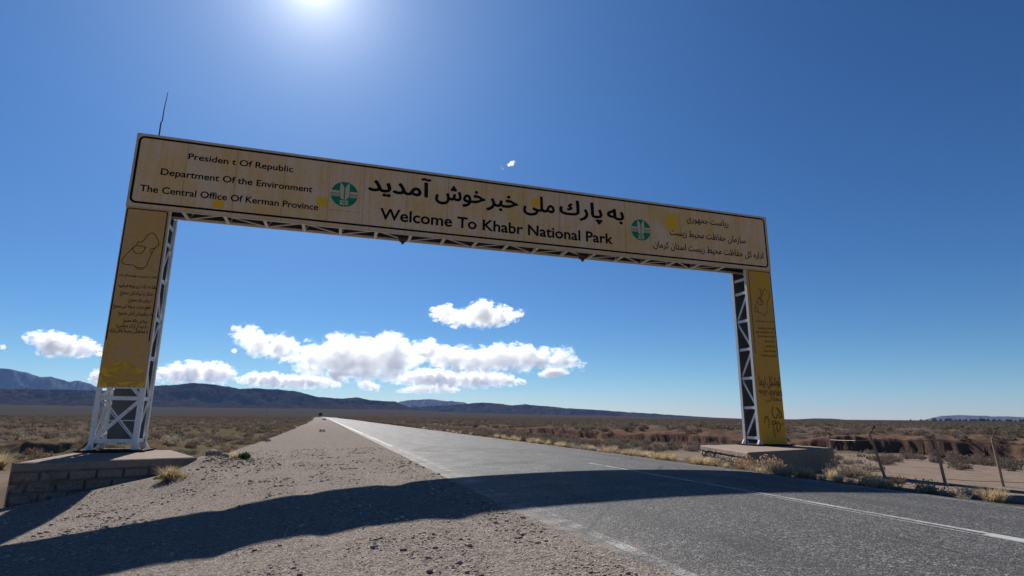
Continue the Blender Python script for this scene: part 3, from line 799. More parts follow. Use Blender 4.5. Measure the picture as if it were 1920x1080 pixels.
def text_obj(body, x0, x1, z, h, mats, parent, name='lettering', y=None, bold=.018, ref=.70, spacing=1.0, slope=0.0, res=4, band=.014):
    """letters as one flat sheet: level bands are filled by winding number, outlines thickened by 'bold' all round"""
    arab = any(c in AR for c in body)
    cons = _contours(shape(body) if arab else body, res)
    xa = min(p[0] for P in cons for p in P); xb_ = max(p[0] for P in cons for p in P)
    seg = []
    for P in cons:
        P = np.array(P); Q = np.roll(P, -1, 0)
        for dx, dy in ((1, 0), (-1, 0), (0, 1), (0, -1), (.7, .7), (-.7, .7), (.7, -.7), (-.7, -.7), (0, 0)):
            seg.append(np.concatenate([P + (dx * bold, dy * bold), Q + (dx * bold, dy * bold)], 1))
    seg = np.concatenate(seg); seg = seg[np.abs(seg[:, 1] - seg[:, 3]) > 1e-9]
    y0, y1 = seg[:, [1, 3]].min(), seg[:, [1, 3]].max(); nb = int(math.ceil((y1 - y0) / band)); ys = np.linspace(y0, y1, nb + 1)
    V = []; F = []; yy = FY - .001 if y is None else y
    mx = lambda v: x0 + (v - xa) / (xb_ - xa) * (x1 - x0)
    mz = lambda v: z + v / ref * h
    for k in range(nb):
        ym = (ys[k] + ys[k + 1]) / 2
        s_ = seg[((seg[:, 1] <= ym) & (seg[:, 3] > ym)) | ((seg[:, 3] <= ym) & (seg[:, 1] > ym))]
        if not len(s_): continue
        sl = (s_[:, 2] - s_[:, 0]) / (s_[:, 3] - s_[:, 1])
        at = lambda v: s_[:, 0] + np.clip(v, np.minimum(s_[:, 1], s_[:, 3]), np.maximum(s_[:, 1], s_[:, 3])) * sl - s_[:, 1] * sl
        xm, xl, xh = at(ym), at(ys[k]), at(ys[k + 1]); o_ = np.argsort(xm); w = 0; start = None
        for q in o_:
            w2 = w + (1 if s_[q, 3] > s_[q, 1] else -1)
            if w == 0 and w2 != 0: start = q
            elif w != 0 and w2 == 0 and xm[q] - xm[start] > 1e-4:
                b = len(V); V += [(mx(xl[start]), yy, mz(ys[k])), (mx(xl[q]), yy, mz(ys[k])), (mx(xh[q]), yy, mz(ys[k + 1])), (mx(xh[start]), yy, mz(ys[k + 1]))]; F.append((b, b + 1, b + 2, b + 3))
            w = w2
    me = bpy.data.meshes.new(name); me.from_pydata(V, [], F); me.materials.append(mats)
    bm = bmesh.new(); bm.from_mesh(me); bmesh.ops.remove_doubles(bm, verts=bm.verts, dist=1e-5); bm.to_mesh(me); bm.free(); me.update()
    return link(name, me, parent)
for body, x0, x1, z, h in (("Presiden t Of Republic", -5.29, -1.75, 10.20, .235), ("Department Of the Environment", -6.08, -1.0, 9.49, .245), ("The Central Office Of Kerman Province", -6.64, -.74, 8.80, .245)):
    text_obj(body, x0, x1, z, h, M_BLACK, board, spacing=1.12)
text_obj("Welcome To Khabr National Park", 1.58, 11.66, 8.72, .46, M_BLACK, board, bold=.022, spacing=1.04)
for body, x0, x1, z, h in (('آمدید', 1.07, 3.50, 9.86, .66), ('خوش', 3.72, 5.78, 9.86, .66), ('خبر', 5.88, 7.22, 9.83, .66), ('ملی', 7.50, 8.90, 9.83, .66), ('پارك', 9.16, 11.18, 9.86, .66), ('به', 11.46, 12.26, 9.88, .66)):
    text_obj(body, x0, x1, z, h, M_BLACK, board, bold=.026, ref=.71, res=6, band=.010)
for body, x0, x1, z, h in (('ریاست جمهوری', 15.58, 17.9, 10.22, .30), ('سازمان حفاظت محیط زیست', 14.63, 18.83, 9.47, .31), ('اداره کل حفاظت محیط زیست استان کرمان', 13.73, 19.80, 8.79, .31)):
    text_obj(body, x0, x1, z, h, M_BLACK, board, bold=.012, ref=.71, res=4)
def flat(name, polys, mats, parent, y):
    mb = MB()
    for pl in polys:
        if isinstance(pl, tuple): mb.mi, pl = pl
        mb.face([(x, y, z) for x, z in pl])
    return mb.build(name, mats, parent)
flat('paint_patch', [[(-4.31, 8.47), (-3.97, 8.47), (-3.97, 8.79), (-4.31, 8.79)]], M_YELLOW, board, FY - .003)
flat('paint_patch', [[(-.78, 8.96), (-.45, 8.96), (-.45, 9.33), (-.78, 9.33)]], M_YELLOW, board, FY - .003)
flat('paint_patch', [[(7.89, 10.04), (8.25, 10.04), (8.25, 10.40), (7.89, 10.40)]], M_YELLOW, board, FY - .003)
flat('paint_patch', [[(14.39, 9.70), (15.10, 9.72), (15.06, 10.38), (14.98, 10.46), (14.50, 10.45)]], M_YELLOW, board, FY - .003)
def emblem(cx, cz, r):
    mb = MB()
    mb.face([(cx + r * math.cos(a), FY - .001, cz + r * math.sin(a)) for a in np.linspace(0, 2 * math.pi, 49)[:-1]])
    mb.mi = 1
    def cream(pts, y): mb.face([(cx + r * a, y, cz + r * c_) for a, c_ in pts])
    y1, y2 = FY - .003, FY - .005
    for s in (-1, 1):
        def q(pts): return [(s * a, c_) for a, c_ in pts][::s]
        cream(q([(.04, -.42), (.16, -.40), (.27, -.30), (.335, -.12), (.35, .45), (.33, .90), (.24, .86), (.12, .70), (.045, .52)]), y1)   # upright leaf
        for za, zb in ((.06, .26), (-.10, -.01), (-.21, -.14)):
            cream(q([(.38, za), (math.sqrt(1 - za * za) * 1.005, za), (math.sqrt(1 - zb * zb) * 1.005, zb), (.38, zb)]), y1)             # level bands
        for zc in (-.55, -.76):
            cream(q([(.05, zc - .02), (.12, zc - .10), (.26, zc - .09), (.34, zc), (.26, zc + .075), (.12, zc + .06)]), y1)                  # small leaves
    cream([(-.028, -1.0), (.028, -1.0), (.028, -.42), (-.028, -.42)], y1)                                                                # stem
    return mb.build('emblem', [M_GREEN, M_CREAM], board)
emblem(.18, 9.56, .505); emblem(13.12, 9.53, .50)

# beam: roof, rear sheet, chords and underside lattice
b = MB()
b.box((LX0 + .04, GY1 - .03, ZB + .04), (RX1 - .04, GY1, ZT - .04)); b.box((LX0 + .05, GY0 + .07, ZT - .03), (RX1 - .05, GY1 - .04, ZT - .012))
b.box((LX0, GY0 + .07, ZB + .02), (LX0 + .03, GY1 - .04, ZT - .04)); b.box((RX1 - .03, GY0 + .07, ZB + .02), (RX1, GY1 - .04, ZT - .04))
b.build('rear_sheet', M_SHEET, gantry)
b = MB()
for y in (GY0 + .09, GY1 - .09):
    for z in (ZB + .055, ZT - .10): b.bar((LX0 + .04, y, z), (RX1 - .04, y, z), .09, .09)
b.build('chord', M_WHITE, gantry)
xs = np.arange(LX1 + .35, RX0 - .1, 1.345)
for i, x in enumerate(xs):
    b = MB(); b.bar((x, GY0 + .14, ZB + .04), (x + .02, GY1 - .14, ZB + .04), .11, .055); b.build('cross_bar', M_WHITE, gantry)
    if i + 1 < len(xs):
        b = MB(); a0, a1 = (GY0 + .14, GY1 - .14) if i % 2 else (GY1 - .14, GY0 + .14)
        b.bar((x + .06, a0, ZB + .06), (xs[i + 1] - .06, a1, ZB + .06), .05, .03)
        b.bar((x + .06, GY1 - .1, ZB + .12), (xs[i + 1] - .06, GY1 - .1, ZT - .16), .06, .04); b.build('diagonal_brace', M_WHITE, gantry)
for x in (2.55, 10.43):
    b = MB()
    b.bar((x - .18, 22.4, ZB + .02), (x, 22.4, ZB - .26), .06, .05); b.bar((x + .18, 22.4, ZB + .02), (x, 22.4, ZB - .26), .06, .05)
    b.box((x - .13, 22.30, ZB - .14), (x + .13, 22.52, ZB - .03)); b.tube([(x, 22.4, ZB - .06), (x, 22.36, ZB - .24)], [.06, .035])
    b.build('lamp_bracket', M_RUST, gantry)
b = MB(); b.tube([(-6.34, 22.0, ZT - .1), (-6.345, 22.0, ZT + .55), (-6.31, 22.0, ZT + .62), (-6.31, 22.0, ZT + 1.1), (-6.27, 22.0, ZT + 1.78)], [.026, .022, .02, .016, .01], 6)
b.build('thin_rod', M_RUST, gantry)

def pillar(x0, x1, side, zsheet, zpanel, board_mat, zfoot):
    """side +1: the lattice that shows is on the +x side"""
    legs = MB(); w = .155
    body = MB()
    ya, yb = GY0 + .035, GY1 - .01
    zr = [zfoot + .32 + 1.345 * k for k in range(6)] + [ZB - .45]
    def xbars(p0, p1, up, z_list, lo_hi=True):
        pass
    ins = .03
    for xs_ in (x0 + .03, x1 - .03):                                     # the two lattice sides
        sx = 1 if xs_ < (x0 + x1) / 2 else -1
        xx = xs_ + sx * .05
        for z in zr: body.bar((xx, ya + .1, z), (xx, yb - .1, z), .05, .125)
        for k in range(len(zr) - 2):
            a, c_ = (ya + .12, yb - .12) if (k + (side > 0)) % 2 else (yb - .12, ya + .12)
            body.bar((xx + sx * .03, a, zr[k] + .05), (xx + sx * .03, c_, zr[k + 1] - .05), .035, .09)
        a = .1
        body.bar((xx, ya + .05, zfoot + .02), (xx, ya + .28, zfoot + .02 + .0), .05, .02)
        body.bar((xx, ya + .08, zr[0] - .04), (xx, ya + .32, zfoot + .03), .03, .05); body.bar((xx, yb - .08, zr[0] - .04), (xx, yb - .32, zfoot + .03), .03, .05)
    for yy, s_ in ((ya + .06, 1), (yb - .07, -1)):                        # front and rear sides
        for z in zr: body.bar((x0 + .14, yy, z), (x1 - .14, yy, z), .05, .125 if s_ > 0 else .08)
        for k in range(len(zr) - 2):
            a, c_ = (x0 + .14, x1 - .14) if k % 2 == 0 else (x1 - .14, x0 + .14)
            body.bar((a, yy + s_ * .035, zr[k] + .07), (c_, yy + s_ * .035, zr[k + 1] - .07), .03, .11)
            body.bar((c_, yy + s_ * .075, zr[k] + .07), (a + (.1 if c_ > a else -.1), yy + s_ * .075, zr[k + 1] - .07), .025, .05)
            body.bar((c_ + (.06 if c_ < a else -.06), yy + s_ * .075, zr[k] + .07), (a, yy + s_ * .075, zr[k + 1] - .07), .025, .02)
    body.tube([(x0 + .1, ya + .03, zfoot + .96), (x1 - .1, ya + .03, zfoot + .96)], .018, 6)
    pil = body.build('lattice_pillar', M_WHITE, gantry)
    for xx, dx in ((x0 + .01, 1), (x1 - .01, -1)):
        for yy, dy in ((ya, 1), (yb, -1)):
            lb = MB(); lb.angle_iron((xx, yy, zfoot + .02), (xx, yy, ZB - .005), w, .018, (dx, 0, 0), (0, dy, 0))
            lb.bar((xx + dx * .05, yy + dy * .03, zfoot + .3), (xx - dx * .10, yy + dy * .03, zfoot + .05), .02, .05, (0, 1, 0))
            lb.bar((xx + dx * .03, yy + dy * .05, zfoot + .3), (xx + dx * .03, yy - dy * .12, zfoot + .05), .02, .05, (1, 0, 0))
            lb.build('leg', M_WHITE, pil, recalc=True)
    sb = MB(); sb.box((x0 + (.24 if side > 0 else .02), yb - .177, zsheet), (x1 - .10, yb - .165, ZB - .02)); sb.build('rear_sheet', M_SHEET, pil)
    fb = MB()
    fb.box((x0 - .26, ya - .24, zfoot - .002), (x1 + .26, yb + .2, zfoot + .045))
    for xx in np.linspace(x0 - .15, x1 + .15, 5):
        for yy in (ya - .15, yb + .12):
            fb.tube([(xx, yy, zfoot - .10), (xx, yy, zfoot + .07)], .028, 8); fb.tube([(xx, yy, zfoot + .038), (xx, yy, zfoot + .06)], .05, 6)
    fb.build('base_plate', M_PLATE, pil)
    ib = MB(); ib.box((x0 + .03, GY0 - .001, zpanel), (x1 - .03, GY0 + .02, ZB - .004))
    info = ib.build('info_board', board_mat, gantry)
    return pil, info
pilL, infoL = pillar(LX0, LX1, 1, .30, 2.06, M_BOARD_L, .05)
pilR, infoR = pillar(RX0 - .04, RX1, -1, .12, .12, M_BOARD_R, .05)
b = MB()
for x in np.linspace(LX0 + .1, LX1 - .1, 9): b.tube([(x, GY0 - .012, 2.10), (x, GY0 + .01, 2.10)], .014, 6)
b.box((LX0 + .04, GY0 - .008, 2.02), (LX1 - .04, GY0 + .015, 2.058))
b.build('bottom_rail', M_WHITE, infoL)
YI = GY0 - .004
round_frame(LX0 + .05, LX1 - .07, 3.5, 8.16, .035, .09, YI, M_BLACK, 'border_line', infoL, 'open')
round_frame(RX0 + .09, RX1 - .05, 4.12, 8.14, .028, .05, YI, M_BLACK, 'border_line', infoR, 'open')
def stroke(lines, w, name, mats, parent, y):
    mb = MB()
    for ln in lines:
        for (x0, z0), (x1, z1) in zip(ln[:-1], ln[1:]):
            d = Vector((x1 - x0, 0, z1 - z0)); L = d.length or 1e-6; nx, nz_ = -d.z / L * w / 2, d.x / L * w / 2
            ex, ez = d.x / L * w * .35, d.z / L * w * .35
            mb.face([(x0 - ex - nx, y, z0 - ez - nz_), (x1 + ex - nx, y, z1 + ez - nz_), (x1 + ex + nx, y, z1 + ez + nz_), (x0 - ex + nx, y, z0 - ez + nz_)]); y -= .0002
    return mb.build(name, mats, parent)
mp = [(-6.07, 7.34), (-5.97, 7.28), (-5.84, 7.07), (-5.81, 6.92), (-5.93, 6.78), (-5.99, 6.58), (-6.07, 6.28), (-6.07, 6.17), (-6.21, 6.01), (-6.31, 6.02), (-6.47, 6.14), (-6.73, 6.15), (-6.83, 6.21), (-6.82, 6.33), (-6.72, 6.52), (-6.58, 6.73), (-6.47, 6.85), (-6.45, 6.95), (-6.33, 6.97), (-6.25, 7.1), (-6.18, 7.25), (-6.07, 7.34)]
mp2 = [(-6.57, 6.72), (-6.52, 6.6), (-6.46, 6.56), (-6.31, 6.56), (-6.21, 6.71), (-6.2, 6.8), (-6.33, 6.84), (-6.45, 6.82)]
mp3 = [(-5.93, 6.78), (-6.03, 6.76), (-6.05, 6.66), (-5.99, 6.6)]; mp4 = [(-6.47, 6.14), (-6.36, 6.05), (-6.25, 6.08), (-6.16, 6.06)]
stroke([mp, mp2, mp3, mp4], .02, 'map_outline', M_FADED, infoL, YI)
mr = [(19.7, 7.31), (19.85, 7.17), (19.97, 6.98), (19.91, 6.85), (19.83, 6.75), (19.78, 6.62), (19.75, 6.4), (19.73, 6.16), (19.58, 5.99), (19.4, 6.08), (19.22, 6.13), (19.01, 6.14), (19.02, 6.28), (19.1, 6.42), (19.2, 6.64), (19.32, 6.84), (19.47, 6.87), (19.55, 7.05), (19.7, 7.31)]
stroke([mr, [(19.2, 6.62), (19.3, 6.5), (19.48, 6.5), (19.55, 6.7), (19.4, 6.75), (19.32, 6.84)], [(19.33, 7.2), (19.45, 7.25), (19.47, 6.87)], [(19.3, 6.86), (19.42, 6.8), (19.44, 6.56)], [(19.22, 6.13), (19.2, 6.3), (19.06, 6.34)]], .02, 'map_outline', M_FADED, infoR, YI)
for body, x0, x1, z, h in (('حفاظت از محیط زیست وظیفه همگانی است', -6.86, -5.71, 5.74, .085), ('لطفا به نکات زیر توجه فرمایید:', -6.82, -5.68, 5.37, .12), ('۱- شکار و تیراندازی ممنوع', -6.73, -5.69, 5.13, .12), ('- چرای دام ممنوع', -6.45, -5.76, 4.90, .12), ('- قطع درخت و بوته کنی ممنوع', -6.87, -5.74, 4.67, .12), ('٤- برافروختن آتش ممنوع', -6.68, -5.71, 4.44, .12), ('- ریختن زباله ممنوع', -6.52, -5.76, 4.20, .12), ('- بازدید از پارک منحصرا', -6.68, -5.74, 4.02, .12), ('با هماهنگی محیط بانان پارک', -6.87, -5.75, 3.85, .12)):
    text_obj(body, x0, x1, z, h, M_FADED, infoL, y=YI - .001, ref=.71, bold=.016, res=2, band=.03)
for body, x0, x1, z, h in (('حفاظت از محیط زیست وظیفه همگانی است', 18.96, 20.07, 5.68, .07), ('لطفا به نکات زیر توجه فرمایید:', 19.12, 20.07, 5.34, .10), ('۱- شکار و تیراندازی ممنوع', 19.0, 20.08, 5.16, .10), ('- قطع درخت و بوته کنی ممنوع', 19.07, 20.06, 4.97, .10), ('- چرای دام ممنوع', 19.45, 20.06, 4.74, .10), ('- ریختن زباله ممنوع', 19.46, 20.02, 4.51, .10), ('- بازدید از پارک منحصرا', 19.32, 20.05, 4.28, .10), ('با هماهنگی محیط بانان پارک', 19.13, 20.05, 4.06, .10)):
    text_obj(body, x0, x1, z, h, M_FADED, infoR, y=YI - .001, ref=.71, bold=.016, res=2, band=.03)
# bare yellow paint at the foot of the left board, spray paint on the right one
m = Mat('worn_yellow_paint', .5, .3); p = m.pos()
m.color((.78, .43, .03)); tr = m.node('ShaderNodeBsdfTransparent'); mx = m.node('ShaderNodeMixShader')
m.link(m.ramp(m.noise(m.scale(p, (1, 1, 1.6)), 1.5, 4, .55, 1.2), [(.42, .15), (.58, .95)]), mx.inputs[0]); m.link(tr.outputs[0], mx.inputs[1]); m.link(m.b.outputs[0], mx.inputs[2]); m.link(mx.outputs[0], m.out.inputs['Surface'])
flat('bare_paint', [[(LX0 + .035, 2.07), (LX1 - .035, 2.07), (LX1 - .035, 2.62), (LX1 - .3, 2.66), (LX1 - .5, 2.86), (LX0 + .35, 2.90), (LX0 + .035, 2.60)]], m.m, infoL, YI)
def spray(name, col):
    m = Mat(name, .7, .2); p = m.pos(); m.color(col)
    tr = m.node('ShaderNodeBsdfTransparent'); mx = m.node('ShaderNodeMixShader')
    m.link(m.ramp(m.noise(p, 16, 4, .7), [(.3, .15), (.62, .72)]), mx.inputs[0]); m.link(tr.outputs[0], mx.inputs[1]); m.link(m.b.outputs[0], mx.inputs[2]); m.link(mx.outputs[0], m.out.inputs['Surface'])
    return m.m
M_SPRAY = spray('dark_blue_spray_paint', (.022, .032, .06)); M_OLIVE = spray('olive_spray_paint', (.19, .14, .03))
text_obj('توشکل نیما', 18.9, 20.1, 2.72, .42, M_SPRAY, infoR, 'graffiti', YI - .001, .04, .71, res=2)
text_obj('۹۹۳۰۸۷۱۵۹', 18.88, 20.16, 2.26, .24, M_SPRAY, infoR, 'graffiti', YI - .001, .05, .7, res=2)
text_obj('دهقانی', 19.2, 20.08, 2.03, .2, M_SPRAY, infoR, 'graffiti', YI - .001, .025, .71, res=2)
stroke([[(19.56, 1.74), (19.5, 1.6), (19.5, 1.42), (19.58, 1.27), (19.72, 1.27), (19.78, 1.42)], [(19.82, 1.68), (19.88, 1.5), (20.0, 1.45), (20.02, 1.32), (19.9, 1.27), (19.84, 1.42)], [(19.75, 1.72), (19.98, 1.56)],
        [(19.02, 1.05), (19.08, 1.28), (19.2, 1.32), (19.27, 1.15), (19.25, .85)], [(19.45, .98), (19.44, 1.1), (19.6, 1.12), (19.66, 1.02), (19.5, .98), (19.5, .7), (19.54, .42)],
        [(19.62, 1.06), (19.78, 1.08), (19.9, .98), (19.86, .78), (19.72, .64), (19.66, .8), (19.74, 1.0)], [(20.02, 1.02), (20.06, .98)]], .07, 'graffiti', M_OLIVE, infoR, YI - .001)

# ------------------------------------------------------------------ concrete plinths
m = Mat('old_concrete', .95, .05); p = m.pos()
c = m.mix(m.noise(p, 1.4, 7, .65), (.19, .145, .118), (.32, .255, .21))
c = m.mix(m.ramp(m.noise(p, 14, 5, .7), [(.32, .6), (.5, 0)]), c, (.10, .077, .062))
c = m.mix(m.ramp(m.voro(p, 40, 'F1'), [(.0, .35), (.22, 0)]), c, (.36, .31, .27))
m.color(c); m.normal(m.bump(m.noise(p, 22, 6, .75), .6, .02)); M_CONC = m.m
def plinth(corners, zt, zb, wall_disp, name, label, step=.02):
    """block with weathered faces: every wall and the top are fine grids pushed along their normals"""
    root = None; parts_v = []; parts_f = []; base = 0
    cx = sum(c[0] for c in corners) / 4; cy = sum(c[1] for c in corners) / 4
    def edge_in(u, z, L): return np.minimum(np.minimum(u, L - u), (zt - z)) 
    for i in range(4):
        a = np.array(corners[i], float); c_ = np.array(corners[(i + 1) % 4], float); L = np.hypot(*(c_ - a)); d = (c_ - a) / L; nrm = np.array([d[1], -d[0]])
        if nrm @ (np.array([cx, cy]) - a) > 0: nrm = -nrm
        nu = max(2, int(L / step)); nz_ = max(2, int((zt - zb) / step))
        U, Zz = np.meshgrid(np.linspace(0, L, nu + 1), np.linspace(zb, zt, nz_ + 1))
        dsp = wall_disp(i, U, Zz, L)
        e = np.clip(edge_in(U, Zz, L) / .05, 0, 1)
        rnd = (1 - e) ** 2 * .035
        dsp = dsp * np.clip(e * 1.3, 0, 1) - rnd
        Px = a[0] + d[0] * U + nrm[0] * dsp; Py = a[1] + d[1] * U + nrm[1] * dsp
        # keep the outer columns shared between neighbouring walls
        bis = 0.0
        parts_v.append(np.stack([Px, Py, Zz], -1).reshape(-1, 3)); parts_f.append(grid_faces(nz_ + 1, nu + 1) + base); base += (nz_ + 1) * (nu + 1)
    A, B, Cc, D = [np.array(c, float) for c in corners]
    nu, nv = int(np.hypot(*(B - A)) / .06), int(np.hypot(*(D - A)) / .06)
    S, T = np.meshgrid(np.linspace(0, 1, nu + 1), np.linspace(0, 1, nv + 1))
    Pxy = ((1 - S) * (1 - T))[..., None] * A + (S * (1 - T))[..., None] * B + (S * T)[..., None] * Cc + ((1 - S) * T)[..., None] * D
    cen = np.array([cx, cy]); Pxy = cen + (Pxy - cen) * (1 - .035 / 3)
    ed = np.minimum(np.minimum(S, 1 - S), np.minimum(T, 1 - T))
    Zt = zt + .012 * fbm2(Pxy[..., 0] / .5, Pxy[..., 1] / .5, 4, 61) * np.clip(ed * 30, 0, 1) - .012 * (1 - np.clip(ed * 40, 0, 1))
    parts_v.append(np.concatenate([Pxy, Zt[..., None]], -1).reshape(-1, 3)); parts_f.append(grid_faces(nv + 1, nu + 1) + base)
    me = np_mesh(name, np.concatenate(parts_v), np.concatenate(parts_f), M_CONC, smooth=False)
    bm = bmesh.new(); bm.from_mesh(me); bmesh.ops.recalc_face_normals(bm, faces=bm.faces); bm.to_mesh(me); bm.free()
    return tag(link(name, me), label, 'concrete base')
def blocks_disp(U, Z, zt, cw, ch, seed, joint=.016, amp=.03):
    row = np.floor((zt - Z) / ch); u2 = U + (row % 2) * cw * .5 + .07 * np.sin(row * 5); colm = np.floor(u2 / cw)
    fu = u2 / cw - colm; fz = (zt - Z) / ch - row
    d = np.minimum(np.minimum(fu, 1 - fu) * cw, np.minimum(fz, 1 - fz) * ch)
    h = _h(row, colm, row * 0, seed)
    lift = (h - .35) * amp - (h < .1) * .09
    return np.where(d < joint, -.10, lift + .006 * fbm2(U / .06, Z / .06, 2, seed))
def dispL(i, U, Z, L):
    n = .018 * fbm2(U / .35, Z / .35, 5, 71 + i)
    if i != 0: return n
    top = .22
    bl = blocks_disp(U, Z, .03 - top, .58, .262, 5, .022, .075)
    plaster = sstep(.40, .30, U / L + .22 * fbm2(U / .5, Z / .4, 3, 73))      # plaster still covers the left half
    low = plaster * (.5 * bl + .012 + n * 1.2) + (1 - plaster) * bl
    scar = -.06 * sstep(.08, .22, fbm2(U / .3, Z / .22, 3, 77)) * plaster
    return np.where(Z > .03 - top, .03 + n * .7, low + scar)
plinth([(-7.10, 17.6), (-3.30, 18.95), (-4.85, 23.15), (-7.40, 23.3)], .03, -1.9, dispL, 'concrete_plinth', 'crumbling block-built concrete base under the left pillar')
def dispR(i, U, Z, L):
    n = .014 * fbm2(U / .4, Z / .4, 5, 81 + i)
    if i == 3:                                                               # rubble side towards the road
        st = blocks_disp(U, Z, -.22, .34, .2, 9, .03, .12) + .03 * fbm2(U / .12, Z / .12, 3, 83)
        return np.where(Z > -.16 + .05 * fbm2(U / .3, Z * 0, 3, 85), .04 + n * 2, st)
    return n - .02 * (np.abs(Z + .45) < .012)
plinth([(14.70, 17.85), (20.95, 20.1), (21.5, 24.0), (16.6, 23.3)], .03, -1.9, dispR, 'concrete_plinth', 'smooth concrete base under the right pillar with a rubble roadside face')
# ------------------------------------------------------------------ plants
def leaf_mat(name, a, b, trans=.25):
    m = Mat(name, .85, .08)
    oi = m.node('ShaderNodeObjectInfo').outputs['Random']
    v = m.attr('tone')
    c = m.mix(m.math('ADD', m.math('MULTIPLY', oi, .55), m.math('MULTIPLY', v, .45)), a, b)
    m.color(c)
    tl = m.node('ShaderNodeBsdfTranslucent'); m.link(c, tl.inputs[0])
    mx = m.node('ShaderNodeMixShader'); mx.inputs[0].default_value = trans
    m.link(m.b.outputs[0], mx.inputs[1]); m.link(tl.outputs[0], mx.inputs[2]); m.link(mx.outputs[0], m.out.inputs['Surface'])
    return m.m
M_STEPPE = leaf_mat('grey_green_leaves', (.092, .073, .056), (.215, .172, .132), .36)
M_VERGE = leaf_mat('pale_dry_leaves', (.17, .145, .11), (.36, .30, .225), .45)
M_DRY = leaf_mat('straw', (.32, .235, .135), (.62, .49, .31), .45)
M_TUMBLE = leaf_mat('dry_thorn_twigs', (.28, .18, .105), (.52, .37, .24), .4)
M_GREENLEAF = leaf_mat('yellow_green_leaves', (.13, .12, .05), (.27, .24, .10), .4)
M_DARKGREEN = leaf_mat('fresh_green_leaves', (0.028, 0.056, 0.016), (0.056, 0.104, 0.028), .3)
M_REDTWIG = leaf_mat('brown_red_twigs', (0.120, 0.068, 0.048), (0.216, 0.140, 0.104), .25)
def plant_mesh(name, seed, mat, W, H, ntw, nlf, lsize, tw=.006, up=.5, flat=1.0, hollow=.25):
    """twigs as thin double triangles fanning out of the root, leaf-sized faces through the crown"""
    rng = np.random.default_rng(seed); V = []; F = []; T = []
    lob = rng.uniform(0, 6.28, 3)
    def crown(n):
        a = rng.uniform(0, 2 * math.pi, n); u = rng.uniform(0, 1, n) ** .6
        ph = np.arccos(np.clip(1 - u * (1 - 0), -1, 1))                      # from the top down to the side
        k = rng.uniform(hollow, 1, n) ** .5 * (1 + .16 * np.sin(3 * a + lob[0]) + .12 * np.sin(5 * a + lob[1]))
        return np.stack([W * k * np.sin(ph) * np.cos(a), W * k * np.sin(ph) * np.sin(a) * flat, H * k * np.cos(ph) + .03], -1)
    e = crown(ntw)
    for q in e:
        b = np.array([q[0] * .12, q[1] * .12, -.03]); mid = b * .45 + q * .55 + np.array([0, 0, up * .18 * H])
        s = np.array([-q[1], q[0], 0]); s = s / (np.linalg.norm(s) + 1e-6) * tw + rng.normal(0, tw * .3, 3)
        n = len(V); V += [b - s, b + s, mid + s * .8, mid - s * .8, q]; F += [(n, n + 1, n + 2), (n, n + 2, n + 3), (n + 3, n + 2, n + 4)]
        t = rng.uniform(0, 1); T += [t * .6, t * .6, t, t, min(1, t + .2)]
    c = crown(nlf)
    for q in c:
        d = rng.normal(0, 1, 3); d[2] = abs(d[2]) + up; d /= np.linalg.norm(d); s = np.cross(d, rng.normal(0, 1, 3)); s /= np.linalg.norm(s) + 1e-6
        L = lsize * rng.uniform(.6, 1.5); n = len(V)
        V += [q - s * L * .32, q + s * L * .32, q + d * L * 1.3]; F += [(n, n + 1, n + 2)]; t = rng.uniform(0, 1); T += [t, t, t]
    me = np_mesh(name, np.array(V), np.array(F), mat, smooth=False, attrs=dict(tone=T))
    return me
def tuft_mesh(name, seed, mat, R, H, n, w=.006):
    rng = np.random.default_rng(seed); V = []; F = []; T = []
    for _ in range(n):
        a = rng.uniform(0, 6.28); r = R * .35 * rng.uniform(0, 1) ** .5; b = np.array([r * math.cos(a), r * math.sin(a), -.02])
        a2 = a + rng.normal(0, .5); l = R * rng.uniform(.3, 1.1); h = H * rng.uniform(.45, 1.1); tip = np.array([b[0] + l * math.cos(a2), b[1] + l * math.sin(a2), h])
        mid = (b + tip) / 2 + np.array([0, 0, .16 * h]); s = np.array([-math.sin(a2), math.cos(a2), 0]) * w
        k = len(V); V += [b - s, b + s, mid + s * .8, mid - s * .8, tip]; F += [(k, k + 1, k + 2), (k, k + 2, k + 3), (k + 3, k + 2, k + 4)]
        t = rng.uniform(0, 1); T += [t * .5, t * .5, t, t, t]
    return np_mesh(name, np.array(V), np.array(F), mat, smooth=False, attrs=dict(tone=T))

steppe = [plant_mesh('steppe_shrub', 200 + i, M_STEPPE, .36 + .05 * (i % 3), .30 + .05 * (i % 4), 70, 420, .055, .006, .5) for i in range(6)]
verge = [plant_mesh('verge_shrub', 210 + i, M_VERGE, .26, .2 + .04 * i, 120, 160, .045, .004, .5) for i in range(3)]
steppe_far = [plant_mesh('steppe_shrub', 220 + i, M_STEPPE, .38 + .04 * (i % 3), .34 + .04 * (i % 2), 24, 110, .11, .01, .5) for i in range(5)]
tuft = [tuft_mesh('dry_grass', 240 + i, M_DRY, .24, .26 + .06 * (i % 2), 170, .0045) for i in range(4)]
tumble = [plant_mesh('tumbleweed', 260 + i, M_TUMBLE, .30, .32, 420, 500, .035, .0035, .2, hollow=.5) for i in range(3)]
greenm = [plant_mesh('green_shrub', 280 + i, M_GREENLEAF, .34, .26, 60, 330, .06, .006, .8) for i in range(4)]
redm = [plant_mesh('thorn_bush', 300 + i, M_REDTWIG, .55, .5, 420, 500, .06, .006, .3, hollow=.4) for i in range(2)]

def put(name, me, x, y, s, rz, label, cat, group=None, sink=.0, sz=1.0):
    o = bpy.data.objects.new(name, me); COL.objects.link(o)
    o.location = (x, y, zat(x, y) - sink); o.rotation_euler = (0, 0, rz); o.scale = (s, s, s * sz)
    return tag(o, label, cat, group)

